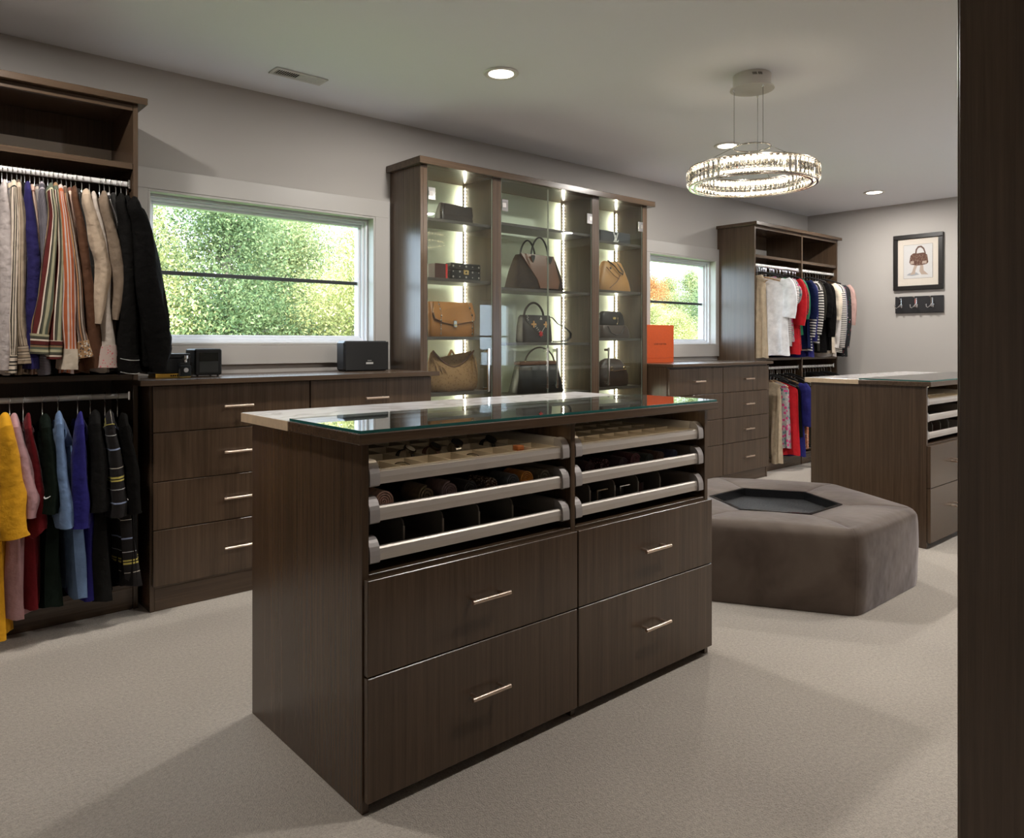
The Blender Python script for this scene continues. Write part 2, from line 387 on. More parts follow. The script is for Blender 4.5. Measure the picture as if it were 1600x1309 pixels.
def chandelier():
    cx, cy = 3.303, 1.979; r = empty('chandelier', (cx, cy, ZC), 'ring chandelier of lit crystals hung on thin wires over the ottoman', 'chandelier')
    MW = P('canopy_white', (.60, .57, .53), .35)
    can = MB().lathe([(.001, -.0005), (.088, -.0005), (.09, -.003), (.09, -.066), (.105, -.067), (.105, -.071), (.001, -.072)], (cx, cy, ZC), 48).build('canopy', MW, r, smooth=35)
    for i in range(8):
        a = TH + math.pi + math.radians(-14) + math.radians(3.4) * (i + (1 if i > 3 else 0)); q = MB(); x, y = cx + .0905*math.cos(a), cy + .0905*math.sin(a); z = ZC - .02
        q.tube([(x, y, z - .006), (x + .004*math.sin(a), y - .004*math.cos(a), z + .006)], .0014, 6); q.build('vent_slot', M_DARK, can)
    zs = 2.087; rs = .088; zt, zb = 1.984, 1.900; R0 = .292
    cab = P('wire', (.06, .055, .05), .4, metal=.3)
    angs = [TH + math.pi/2, TH + math.pi + .29, TH - .62]
    for a in angs:
        x, y = cx + rs*math.cos(a), cy + rs*math.sin(a)
        MB().tube([(x, y, ZC-.07), (x, y, zs)], .0013, 6).build('wire', cab, r)
        MB().lathe([(.001, -.085), (.005, -.083), (.006, -.072), (.001, -.072)], (x, y, ZC), 10).build('wire_stop', M_CHROME, r)
        x2, y2 = cx + R0*math.cos(a), cy + R0*math.sin(a)
        MB().tube([(x, y, zs), (x2, y2, zt)], .0011, 6).build('wire', cab, r)
    sr = MB().tube([(cx + rs*math.cos(t), cy + rs*math.sin(t), zs) for t in np.linspace(0, 2*math.pi, 48, endpoint=False)], .003, 8, closed=True).build('hanging_ring', P('dark_chrome', (.25, .24, .23), .2, metal=1), r, smooth=60)
    for i in range(9):
        t = 2*math.pi*i/9; MB().lathe([(.0005, -.005), (.004, -.003), (.004, .003), (.0005, .005)], (cx + rs*math.cos(t), cy + rs*math.sin(t), zs), 8).build('bead', M_CHROME, sr, smooth=60)
    # ring: metal rims top and bottom, glowing core, two bands of crystals
    MR = P('rim_metal', (.55, .50, .45), .2, metal=1)
    def hoop(name, ra, rb, z0, z1, m):
        return MB().loft([[(cx + q*math.cos(t), cy + q*math.sin(t), z) for t in np.linspace(0, 2*math.pi, 72, endpoint=False)] for q, z in ((ra, z0), (rb, z0), (rb, z1), (ra, z1), (ra, z0))], cap=False).build(name, m, r, smooth=30)
    for z_ in (zt, zb - .004):
        hoop('rim', .293, .303, z_, z_ + .004, MR); hoop('rim', .270, .280, z_, z_ + .004, MR)
    hoop('light_strip', .284, .2885, zb + .012, zb + .022, emis('chandelier_led', (1, .83, .60), CHAND)); hoop('light_strip', .284, .2885, zt - .022, zt - .012, MATS['chandelier_led'])
    def crystal(h, w, t, name):
        q = MB(); rings = []
        for zz, s in ((-h/2, .55), (-h/2 + .008, 1), (0, 1.08), (h/2 - .008, 1), (h/2, .55)):
            rings.append([(t*s*c_, w*s*s_, zz) for c_, s_ in ((-.5, -.42), (0, -.5), (.55, -.25), (.8, 0), (.55, .25), (0, .5), (-.5, .42), (-.5, 0))])
        q.loft(rings); return q.mesh(name, G_CRY)
    n = 66; mo = crystal(.078, .0265, .016, 'crystal')
    for i in range(n):
        t = 2*math.pi*i/n; o = link('crystal', mo, r, (cx + .300*math.cos(t), cy + .300*math.sin(t), (zt+zb)/2)); o.rotation_euler = (0, 0, t)
    mi = crystal(.038, .025, .012, 'crystal')
    for z in (zb + .021, zt - .021):
        for i in range(n):
            t = 2*math.pi*(i + .5)/n; o = link('crystal', mi, r, (cx + .274*math.cos(t), cy + .274*math.sin(t), z)); o.rotation_euler = (0, 0, t + math.pi)
chandelier()
# ------------------------------------------------------------------ cabinets
def bar_handle_mesh(L=.13):
    q = MB(); q.cyl((-L/2, -.030, 0), (L/2, -.030, 0), .0058, 12)
    for x in (-L/2 + .018, L/2 - .018): q.cyl((x, 0, 0), (x, -.030, 0), .0045, 10)
    return q.mesh('handle', M_NICKEL, smooth=40)
H_MESH = bar_handle_mesh()
def drawer(parent, x0, x1, z0, z1, yf, hz=.5, t=.019):
    d = B('drawer', WV, parent, x0, x1, yf, yf + t, z0, z1, c=.0018, origin=((x0+x1)/2, yf, (z0+z1)/2))
    link('handle', H_MESH, d, ((x0+x1)/2, yf, z0 + (z1-z0)*hz)); return d
def rod(parent, x0, x1, y, z, m=None):
    m = m or P('satin_rod', (.86, .84, .82), .35, metal=.25)
    n = 16; o = link('hanging_rod', MB().loft([[(x, y + .0065*math.cos(2*math.pi*k/n), z + .0112*math.sin(2*math.pi*k/n)) for k in range(n)] for x in (x1 - .002, x0 + .002)]).mesh('hanging_rod', m, wl(parent), 50), parent, wl(parent))
    for x, s in ((x0, 1), (x1, -1)):
        q = MB(); a = [x + s*.001, x + s*.012]; q.box(min(a), max(a), y - .012, y + .012, z - .021, z + .021, c=.004); q.build('rod_bracket', M_CHROME, o)
    return o

def hanging_unit(name, loc_x, xs, y0, label, base_x=None):
    """open wardrobe: xs are the x positions of the 19 mm uprights"""
    t = .019; xa, xb = xs[0], xs[-1] + t; yb = W - .002
    r = empty(name, ((xa+xb)/2, y0, 0), label, 'wardrobe')
    for x in xs: B('side_panel', WV, r, x, x + t, y0, yb, 0, 2.137, c=.001)
    B('top_board', WH, r, xa - .02, xb + .03, y0 - .032, yb, 2.1375, 2.166, c=.002)
    for a, b in zip(xs[:-1], xs[1:]):
        a += t + .0005; b -= .0005
        B('shelf', WH, r, a, b, y0 + .004, yb - .002, 1.864, 1.889, c=.001)
        B('shelf', WH, r, a, b, y0 + .004, yb - .002, .972, .997, c=.001)
        B('shelf', WH, r, a, b, y0 + .004, yb - .002, .092, .111, c=.001)
        B('fascia', WH, r, a, b, y0 + .002, y0 + .02, 2.112, 2.1370, c=.001)
        B('base_board', WH, r, a, b, y0 + .006, y0 + .024, .0005, .0915, c=.001)
        B('back_panel', WI, r, a, b, yb - .010, yb - .002, 2.012, 2.137, c=0)
        B('back_panel', WI, r, a, b, yb - .010, yb - .002, .1115, .9715, c=0)
        B('back_panel', WI, r, a, b, yb - .010, yb - .002, .9975, 1.8635, c=0)
        for z in (1.803, .904): rod(r, a, b, y0 + .035, z)
        B('wall_cleat', P('cleat_white', (.86, .82, .76), .6), r, a, b, yb - .012, yb - .002, 1.8895, 2.0115, c=0)
    return r
hanging_unit('hanging_unit', 0, [-.62, .1, .883], 3.44, 'tall dark open wardrobe of shirts and polos left of the wide window')
hanging_unit('hanging_unit', 0, [5.781, 6.594, 7.292], 3.44, 'tall dark open wardrobe of blouses in the far corner')

def dresser(name, x0, x1, xm, yf, rows, label, toe=False):
    r = empty(name, ((x0+x1)/2, yf, 0), label, 'dresser'); yb = W - .002; t = .019; yy = yf + .020
    for x in (x0, xm - t/2, x1 - t): B('side_panel', WV, r, x, x + t, yy, yb, 0, .951, c=.001)
    for a, b in ((x0 + t, xm - t/2), (xm + t/2, x1 - t)):
        B('deck', WH, r, a + .0005, b - .0005, yy, yb, .932, .951, c=.001)
        B('deck', WH, r, a + .0005, b - .0005, yy, yb, .095, .113, c=.001)
        B('plinth', WH, r, a + .0005, b - .0005, yy + (.002 if not toe else .004), yy + .02, .0005, .0945, c=.001)
        B('back_panel', WI, r, a + .0005, b - .0005, yb - .01, yb, .1135, .9315, c=0)
    for (a, b) in ((x0 + .008, xm - .0035), (xm + .0035, x1 - .006)):
        for (z0, z1) in rows: drawer(r, a, b, z0, z1, yf)
    return r
def worktop(x0, x1, y0, y1, z0, z1, label):
    return tag(MB().box(x0, x1, y0, y1, z0, z1, c=.0025).build('worktop', WH, None, origin=((x0+x1)/2, (y0+y1)/2, z0)), label, 'worktop')
dresser('dresser', .922, 2.342, 1.634, 3.325, [(.753, .947), (.547, .750), (.345, .544), (.109, .342)], 'long dark dresser of eight drawers under the wide window')
tag(MB().prism([(.872, 3.29), (2.368, 3.29), (2.368, W - .001), (.904, W - .001), (.904, 3.438), (.872, 3.438)], 'z', .9515, .9735).build('worktop', WH, None, origin=(1.62, 3.55, .9515)), 'dark wooden worktop on the long dresser under the wide window', 'worktop')
dresser('dresser', 4.40, 5.778, 5.092, 3.301, [(.738, .938), (.535, .735), (.335, .532), (.091, .332)], 'short dark dresser with bar handles under the narrow window', True)
worktop(4.398, 5.778, 3.262, W - .001, .9515, .9735, 'dark wooden worktop under the orange box')

# display cabinet -----------------------------------------------------------
def display():
    yf, yb = 3.49, W - .002
    r = empty('display_cabinet', (3.385, yf, 0), 'lit glass-fronted cabinet displaying handbags between the two windows', 'display cabinet')
    B('side_panel', WV, r, 2.380, 2.400, yf, yb, 0, 2.130, c=.001); B('side_panel', WV, r, 4.368, 4.389, yf, yb, 0, 2.130, c=.001)
    B('stile', WV, r, 2.4005, 2.426, yf, yf + .02, 0, 2.130, c=.001); B('stile', WV, r, 4.338, 4.3675, yf, yf + .02, 0, 2.130, c=.001)
    for a, b in ((2.908, 2.974), (3.793, 3.864)):
        B('stile', WV, r, a, b, yf, yf + .02, 0, 2.130, c=.001); B('partition', WI, r, a + .004, b - .004, yf + .0205, yb, 0, 2.130, c=.001)
    B('top_board', WH, r, 2.352, 4.442, yf - .035, yb, 2.1305, 2.170, c=.002)
    M_BACK = P('pale_green_back', (.66, .74, .60), .45)
    M_SH = wood('display_shelf', False, (.05, .042, .036), (.10, .085, .072), .3)
    led = emis('led_warm', (1, .94, .74), LED)
    bays = [(2.4265, 2.9075, (1.844, 1.503, 1.164, .838, .48), 2.400, 2.9115), (2.9745, 3.7925, (1.874, 1.472, 1.130, .80, .46), 2.970, 3.7965), (3.8645, 4.3375, (1.844, 1.50, 1.162, .815, .47), 3.8605, 4.368)]
    for (a, b, shelves, ia, ib) in bays:
        B('back_panel', M_BACK, r, ia + .001, ib - .001, yb - .012, yb - .002, .10, 2.129, c=0)
        B('base_board', WH, r, ia + .001, ib - .001, yf + .021, yf + .04, .0005, .099, c=.001)
        B('shelf', WH, r, ia + .001, ib - .001, yf + .021, yb - .013, .08, .0995, c=.001)
        for z in shelves:
            B('shelf', M_SH, r, ia + .001, ib - .001, yf + .022, yb - .054, z - .018, z, c=.001)
        # LED tape: backing strip and diodes in the corner beside the partition
        for xe, sg in ((ib, -1), (ia, 1)):
            def xx(p, q_): return sorted((xe + sg*p, xe + sg*q_))
            tp = B('led_tape', P('led_backing', (.55, .5, .4), .5), r, *xx(.0015, .0030), yb - .048, yb - .038, .11, 2.12, c=0)
            q = MB()
            for z in np.arange(.12, 2.11, .0215): q.box(*xx(.0032, .0062), yb - .046, yb - .040, z, z + .008)
            tag(q.build('diode', led, tp), kind='stuff')
    # glass doors, inset between the stiles
    def door(a, b, hinge, hx):
        z0, z1 = .105, 2.124
        d = B('glass_door', G_DOOR, r, a + .003, b - .003, yf + .003, yf + .009, z0, z1, c=0)
        for e in (a + .003, b - .004): B('glass_edge', P('door_edge', (.30, .33, .28), .2), d, e, e + .001, yf + .0028, yf + .0092, z0, z1, c=0)
        for z in (1.975, 1.09 if False else .25):
            e = a + .003 if hinge == 'l' else b - .003; s = 1 if hinge == 'l' else -1; x = sorted((e, e + s*.050))
            h = B('hinge', M_CHROME, d, x[0], x[1], yf - .006, yf + .0025, z - .036, z + .036, c=.002)
            x2 = sorted((e + s*.004, e + s*.030)); B('hinge_plate', P('satin_steel', (.6, .58, .56), .3, metal=1), h, x2[0], x2[1], yf - .0085, yf - .0062, z - .014, z + .014, c=.001)
        hz0, hz1 = .835, 1.095
        hq = MB(); hq.box(hx - .007, hx + .007, yf - .040, yf - .030, hz0, hz1, c=.0015)
        for z in (hz0 + .008, hz1 - .024): hq.box(hx - .0065, hx + .0065, yf - .0305, yf + .0025, z, z + .016, c=.001)
        hq.build('handle', M_CHROME, d)
    door(bays[0][0], bays[0][1], 'l', 2.845); xm = 3.378
    door(bays[1][0], xm, 'l', xm - .045); door(xm, bays[1][1], 'r', xm + .045); door(bays[2][0], bays[2][1], 'r', 3.925)
display()

# islands -------------------------------------------------------------------
def quarter_cap(x0, x1, y, z0, z1):
    """end cap of a pull-out tray: rounded at the top front"""
    h = z1 - z0; d = .040; pts = [(y + d, z0 - .004), (y + d, z1)]
    for k in range(7):
        a = math.pi/2 + math.pi/2 * k/6; pts.append((y + .030 + .030*math.cos(a), z1 - .040 + .040*math.sin(a)))
    pts += [(y, z0 + .004), (y + .006, z0), (y + .02, z0 - .001)]
    return MB().prism(pts, 'x', x0, x1)
ISL_TRAYS = {}
def island(dx, key, label, wl_, gl_, ml_):
    x0, x1, xm, yf, yb = .908 + dx, 2.334 + dx, 1.632 + dx, 1.576, 2.236
    t = .019
    r = empty('island_cabinet', ((x0+x1)/2, (yf+yb)/2, 0), label, 'island')
    B('side_panel', WV, r, x0, x0 + t, yf + .002, yb, 0, .888, c=.001); B('side_panel', WV, r, x1 - t, x1, yf + .002, yb, 0, .888, c=.001)
    B('partition', WV, r, xm - t/2, xm + t/2, yf + .004, yb - .02, 0, .888, c=.001)
    B('back_panel', WV, r, x0 + t + .0005, x1 - t - .0005, yb - .019, yb, .03, .888, c=.001)
    trays = []
    for bi, (a, b) in enumerate(((x0 + t + .0005, xm - t/2 - .0005), (xm + t/2 + .0005, x1 - t - .0005))):
        B('shelf', WH, r, a, b, yf + .004, yb - .02, .552, .571, c=.001)
        B('deck', WH, r, a, b, yf + .022, yb - .02, .038, .056, c=.001)
        B('plinth', P('plinth_black', (.008, .007, .006), .6), r, a, b, yf + .06, yf + .075, .0005, .0375, c=0)
        lt = B('led_profile', M_ALU_CAP, r, a + .02, b - .02, yf + .030, yf + .048, .882, .888, c=0); MB().box(a + .022, b - .022, yf + .033, yf + .045, .8805, .8818).build('led_strip', MATS.get('tray_led') or emis('tray_led', (1, .84, .60), 5.5), lt)
        fa, fb = (x0 + .004, xm - .0025) if bi == 0 else (xm + .0025, x1 - .002)
        drawer(r, fa, fb, .333, .563, yf - .018, .52); drawer(r, fa, fb, .032, .330, yf - .018, .56)
        for k, (z0, z1) in enumerate(((.784, .818), (.694, .729), (.597, .630))):
            tr = empty('pull_out_tray', ((a+b)/2, yf, z0)); tr.parent = r; tr.location = Vector(((a+b)/2, yf, z0)) - wl(r)
            q = MB(); q.prism([(yf + .012, z0), (yf + .030, z0), (yf + .030, z1 - .002), (yf + .026, z1), (yf + .016, z1), (yf + .012, z1 - .004), (yf + .010, (z0+z1)/2)], 'x', a + .032, b - .032); q.build('front_rail', M_ALU, tr)
            for s, xx in ((1, a + .004), (-1, b - .004)):
                xs_ = sorted((xx, xx + s*.028)); quarter_cap(xs_[0], xs_[1], yf + .004, z0 - .004, z1 + .024).build('end_cap', M_ALU_CAP, tr)
                q = MB(); pts = []
                for e in range(9):
                    an = math.pi * e/8; pts.append(((xs_[0]+xs_[1])/2 + .014*math.cos(an)*1, z1 + .004 + .020*math.sin(an)))
                pts = [((xs_[1]), z0), ] + pts + [((xs_[0]), z0)]
                q.prism(pts, 'y', yf + .046, yb - .06); q.build('side_rail', M_ALU, tr, smooth=40)
            B('back_rail', M_ALU, tr, a + .032, b - .032, yb - .075, yb - .060, z0, z1 + .01, c=.001)
            B('tray_base', M_FELT if k == 0 else P('tray_liner', (.13, .10, .08), .8), tr, a + .0325, b - .0325, yf + .031, yb - .0755, z0 + .002, z0 + .006, c=0)
            ga, gb, g0, g1 = a + .033, b - .033, yf + .031, yb - .078
            if k == 0:
                q = MB(); nx, ny = 8, 5; zt = z1 - .001; w = .003
                for i in range(nx + 1):
                    x = ga + (gb - ga - w) * i/nx; q.box(x, x + w, g0, g1, z0 + .006, zt)
                for j in range(ny + 1):
                    y = g0 + (g1 - g0 - w) * j/ny
                    for i in range(nx):
                        xa = ga + (gb - ga - w)*i/nx + w; xb2 = ga + (gb - ga - w)*(i+1)/nx; q.box(xa, xb2, y, y + w, z0 + .006, zt)
                q.build('divider_grid', P('tan_velvet', (.66, .57, .45), .9, spec=.1), tr)
            if k == 2:
                n = 5
                for i in range(1, n):
                    x = ga + (gb - ga) * (i - .12) / n; pts = [(g0 + .045, z0 + .006), (g0 + .045, z1 + .020)]
                    for e in range(5): an = math.pi - math.pi/2*e/4; pts.append((g0 + .060 + .015*math.cos(an), z1 + .025 + .015*math.sin(an)))
                    pts += [(g1, z1 + .040), (g1, z0 + .006)]
                    MB().prism(pts, 'x', x, x + .004).build('divider', P('divider_grey', (.24, .22, .19), .6), tr)
                    MB().box(x - .0005, x + .0045, g0 + .042, g0 + .045, z0 + .006, z1 + .022).build('divider_edge', P('divider_edge', (.50, .46, .40), .4, metal=.4), tr)
            trays.append((ga, gb, g0, g1, z0 + .006, z1))
    ISL_TRAYS[key] = trays
    # worktops
    ym = 1.938; za, zb = .8885, .915; X0, X1, Y0, Y1 = .886 + dx, 2.358 + dx, 1.548, 2.265
    tag(MB().box(X0, X1, Y0, ym - .0005, za, zb, c=.002).build('wooden_top', WH, None, origin=((X0+X1)/2, Y0, za)), wl_, 'worktop')
    mb = empty('stone_top', ((X0+X1)/2, ym, za), ml_, 'worktop')
    B('slab', marble(), mb, X0 + .001, X1, ym, Y1, za + .0005, zb + .001, c=.002)
    B('edge_band', P('maple_edge', (.60, .45, .30), .5, noise=.1, nscale=30), mb, X0 - .001, X0 + .0008, ym, Y1, za, zb, c=0)
    g = empty('glass_top', ((X0+X1)/2, Y0, zb), gl_, 'glass top')
    B('pane', G_TOP, g, X0 + .006, X1 - .006, Y0 + .006, ym - .001, zb + .0005, zb + .0075, c=0)
    e = MB(); e.box(X0 + .004, X1 - .004, Y0 + .0045, Y0 + .006, zb + .0005, zb + .0075); e.box(X0 + .0045, X0 + .006, Y0 + .006, ym - .001, zb + .0005, zb + .0075); e.box(X1 - .006, X1 - .0045, Y0 + .006, ym - .001, zb + .0005, zb + .0075)
    e.build('edge', G_EDGE, g)
    return r
def marble():
    if 'white_quartz' in MATS: return MATS['white_quartz']
    k = N('white_quartz'); b = k.b; tc = k.n('ShaderNodeTexCoord')
    nz = k.n('ShaderNodeTexNoise', i_Scale=3.0, i_Detail=8.0, i_Distortion=1.4); k.l(tc.outputs['Object'], nz.inputs['Vector'])
    cr = k.n('ShaderNodeValToRGB'); e = cr.color_ramp.elements; e[0].position = .46; e[0].color = (.84, .81, .80, 1); e[1].position = .54; e[1].color = (.84, .81, .80, 1); m = e.new(.5); m.color = (.62, .58, .57, 1)
    k.l(nz.outputs['Fac'], cr.inputs[0]); k.l(cr.outputs[0], b.inputs['Base Color']); b.inputs['Roughness'].default_value = .10
    MATS['white_quartz'] = k.m; return k.m
island(0, 'near', 'near dark island with pull-out accessory trays above four drawers', 'dark wooden worktop under glass on the near island', 'glass sheet on the near island worktop', 'white stone slab along the back of the near island')
island(4.400 - .908, 'far', 'far dark island half hidden by the tall panel, beyond the ottoman', 'dark wooden worktop on the far island', 'glass sheet on the far island worktop', 'white stone slab along the back of the far island')

# tall unit beside the camera
def near_unit():
    r = empty('tall_wardrobe', (2.3, .13, 0), 'tall dark wardrobe whose side panel fills the right edge', 'wardrobe')
    x0, x1, y0, y1 = 1.33, 3.45, -.2, .428
    B('side_panel', WV, r, x0, x0 + .02, y0, y1, 0, 2.2, c=.001); B('side_panel', WV, r, x1 - .02, x1, y0, y1, 0, 2.2, c=.001)
    B('top_board', WH, r, x0 + .0205, x1 - .0205, y0, y1, 2.17, 2.2, c=.001); B('back_panel', WI, r, x0 + .0205, x1 - .0205, y0, y0 + .012, .1, 2.1695, c=0)
    B('base_board', WH, r, x0 + .0205, x1 - .0205, y1 - .03, y1 - .01, .0005, .0995, c=0); B('shelf', WH, r, x0 + .0205, x1 - .0205, y0 + .013, y1 - .01, .1, .12, c=0)
    w = (x1 - x0 - .041) / 4
    for i in range(4):
        d = B('door', WV, r, x0 + .0205 + w*i + .0015, x0 + .0205 + w*(i+1) - .0015, y1 - .009, y1 + .010, .105, 2.168, c=.001)
        hx = x0 + .0205 + w*(i + (.9 if i % 2 == 0 else .1)); MB().cyl((hx, y1 + .04, .95), (hx, y1 + .04, 1.2), .006, 10).cyl((hx, y1 + .01, 1.0), (hx, y1 + .04, 1.0), .005, 8).cyl((hx, y1 + .01, 1.15), (hx, y1 + .04, 1.15), .005, 8).build('handle', M_NICKEL, d)
near_unit()
# ------------------------------------------------------------------ ottoman
def ottoman():
    cx, cy, Rr = 3.417, 1.926, .646
    r = empty('ottoman', (cx, cy, 0), 'hexagonal brown velvet ottoman with a sunken black tray', 'ottoman')
    k = N('brown_velvet'); b = k.b; tc = k.n('ShaderNodeTexCoord')
    nz = k.n('ShaderNodeTexNoise', i_Scale=4.0, i_Detail=4.0, i_Distortion=.8); k.l(tc.outputs['Object'], nz.inputs['Vector'])
    cr = k.n('ShaderNodeValToRGB'); e = cr.color_ramp.elements; e[0].position = .35; e[0].color = (.066, .045, .034, 1); e[1].position = .68; e[1].color = (.125, .095, .075, 1)
    k.l(nz.outputs['Fac'], cr.inputs[0]); k.l(cr.outputs[0], b.inputs['Base Color']); b.inputs['Roughness'].default_value = .7; b.inputs['Specular IOR Level'].default_value = .3
    b.inputs['Sheen Weight'].default_value = .62; b.inputs['Sheen Roughness'].default_value = .34; b.inputs['Sheen Tint'].default_value = (.88, .82, .84, 1)
    n2 = k.n('ShaderNodeTexNoise', i_Scale=9.0, i_Detail=2.0); k.l(tc.outputs['Object'], n2.inputs['Vector'])
    bp = k.n('ShaderNodeBump', i_Strength=.25, i_Distance=.02); k.l(n2.outputs['Fac'], bp.inputs['Height']); k.l(bp.outputs[0], b.inputs['Normal'])
    vel = k.m
    a0 = math.radians(240)          # vertices at 0, 60, ... degrees
    prof = []                       # (apothem offset from the outer face, z)
    prof += [(.006, .002), (.002, .03), (0, .10), (-.004, .2), (-.002, .29)]
    for e_ in range(7):
        a = math.pi/2 * e_/6; prof.append((.055 - .055*math.cos(a), .312 + .050*math.sin(a)))
    prof += [(.12, .366), (.19, .364), (.255, .356), (.292, .347), (.300, .338), (.300, .29)]
    for s in range(6):
        A = math.radians(60*s); Bn = math.radians(60*(s+1)); q = MB(); rings = []
        nseg = 14
        for (off, z) in prof:
            Ra = Rr - off / math.cos(math.radians(30)); pa = Vector((math.cos(A), math.sin(A), 0)) * Ra; pb = Vector((math.cos(Bn), math.sin(Bn), 0)) * Ra
            ring = []; nrm = (pa + pb).normalized(); L = (pb - pa).length; rc = .05 if off < .1 else .012
            for i in range(nseg + 1):
                t = i / nseg; t = .5 - .5*math.cos(math.pi*t) if True else t
                p = pa.lerp(pb, t); d = min(t, 1 - t) * L
                if d < rc: p -= nrm * ((rc - d)**2 / rc * .30)
                p += nrm * (.006*math.sin(math.pi*t) if .05 < z < .34 and off < .05 else 0)
                ring.append((cx + p.x, cy + p.y, z + (.012*(math.sin(math.pi*t)**.35 - 1) if .03 < off < .285 else 0)))
            rings.append(ring)
        q.loft(rings, cap=False, closed=False); q.build('upholstery_panel', vel, r, smooth=50)
    M_T = P('tray_black', (.010, .010, .011), .18); ri = Rr - .300 / math.cos(math.radians(30))
    hexp = lambda R_: [(cx + R_*math.cos(math.radians(60*i)), cy + R_*math.sin(math.radians(60*i))) for i in range(6)]
    q = MB(); rr = [(ri + .012, .347), (ri + .012, .3515), (ri - .006, .3515), (ri - .006, .305), (ri - .002, .305), (ri - .002, .347), (ri + .012, .347)]
    q.loft([[(x, y, z) for x, y in hexp(R_)] for R_, z in rr], cap=False); tr = q.build('tray', M_T, r)
    MB().prism(hexp(ri - .0065), 'z', .300, .312).build('tray_base', P('tray_weave', (.012, .012, .013), .45, spec=.3, bump=.8, bscale=90), tr)
ottoman()

# ------------------------------------------------------------------ end wall: picture and hooks
def picture():
    X = XE; y0, y1, z0, z1 = 2.516, 2.950, 1.620, 2.138; f = .040
    r = empty('framed_picture', (X, (y0+y1)/2, z0), 'black framed drawing of a handbag on legs, hung on the end wall', 'picture')
    mf = P('frame_black', (.012, .010, .009), .35)
    for b in ((y0, y1, z0, z0 + f), (y0, y1, z1 - f, z1), (y0, y0 + f, z0 + f, z1 - f), (y1 - f, y1, z0 + f, z1 - f)):
        B('frame_moulding', mf, r, X - .028, X - .001, *b, c=.003)
    B('mat_board', P('mat_ivory', (.66, .60, .52), .8), r, X - .012, X - .006, y0 + f, y1 - f, z0 + f, z1 - f, c=0)
    pa, pb, pc, pd = 2.607, 2.858, 1.729, 2.040
    MB().box(X - .0135, X - .0122, pa - .002, pb + .002, pc - .002, pd + .002).build('mat_bevel', P('bevel_dark', (.10, .08, .06), .6), r)
    pr = B('print', P('print_paper', (.60, .59, .58), .8), r, X - .0146, X - .0136, pa, pb, pc, pd, c=0)
    def sh(name, pts, m, k):      # flat printed shapes; pts in 0..1 across (left to right as seen) and up
        MB().prism([(pb - (pb - pa)*u, pc + (pd - pc)*v) for u, v in pts], 'x', X - .0148 - .0002*k, X - .0147 - .0002*(k - 1)).build(name, m, pr)
    br = spots('print_check', (.10, .045, .03), [(.30, .22, .17)], 130, .35); sk = P('print_skin', (.42, .33, .27), .8); gr = P('print_grey', (.33, .34, .36), .8); dk = P('print_dark', (.12, .07, .05), .8)
    sh('printed_shadow', [(.10, .10), (.3, .07), (.55, .10), (.45, .17), (.2, .16)], gr, 1)
    sh('printed_legs', [(.38, .40), (.50, .40), (.42, .25), (.40, .12), (.22, .10), (.30, .2)], sk, 2); sh('printed_legs', [(.58, .40), (.68, .40), (.70, .22), (.86, .09), (.62, .10), (.55, .2)], sk, 2)
    sh('printed_handles', [(.40, .72), (.42, .86), (.50, .95), (.62, .96), (.72, .88), (.78, .72), (.73, .72), (.68, .85), (.60, .91), (.52, .90), (.47, .84), (.45, .72)], dk, 2)
    sh('printed_bag', [(.20, .48), (.24, .68), (.34, .75), (.5, .74), (.7, .75), (.82, .68), (.86, .46), (.80, .40), (.5, .37), (.25, .41)], br, 3)
    sh('printed_hands', [(.24, .42), (.36, .44), (.36, .52), (.24, .51)], sk, 4); sh('printed_hands', [(.64, .42), (.80, .42), (.80, .5), (.66, .5)], sk, 4)
    B('pane', glass('picture_glass', (.98, .98, .98), .02), r, X - .0200, X - .0185, y0 + f, y1 - f, z0 + f, z1 - f, c=0)
picture()
def hooks():
    X = XE; y0, y1, z0, z1 = 2.516, 2.933, 1.405, 1.561
    r = empty('hook_rack', (X, (y0+y1)/2, z0), 'black board with three chrome coat hooks below the framed drawing', 'hook rack')
    B('board', P('rack_black', (.018, .018, .020), .4), r, X - .020, X - .001, y0, y1, z0, z1, c=.002)
    for y in (2.885, 2.750, 2.612):
        x = X - .021; h = B('hook', M_CHROME, r, x - .006, x, y - .010, y + .010, 1.46, 1.545, c=.003)
        MB().tube([(x - .003, y, 1.535), (x - .020, y, 1.545), (x - .040, y, 1.552), (x - .052, y, 1.553)], .004, 8).build('upper_prong', M_CHROME, h, smooth=60)
        MB().lathe([(.001, -.004), (.012, -.003), (.012, .002), (.001, .004)], (x - .052, y, 1.555), 12).build('prong_tip', M_CHROME, h, smooth=60)
        for s in (-1, 1):
            MB().tube([(x - .003, y, 1.49), (x - .02, y + s*.012, 1.462), (x - .036, y + s*.024, 1.452), (x - .048, y + s*.030, 1.462), (x - .050, y + s*.031, 1.478)], .004, 8).build('lower_prong', M_CHROME, h, smooth=60)
            MB().lathe([(.001, -.004), (.008, -.003), (.008, .002), (.001, .004)], (x - .050, y + s*.031, 1.480), 12).build('prong_tip', M_CHROME, h, smooth=60)
hooks()

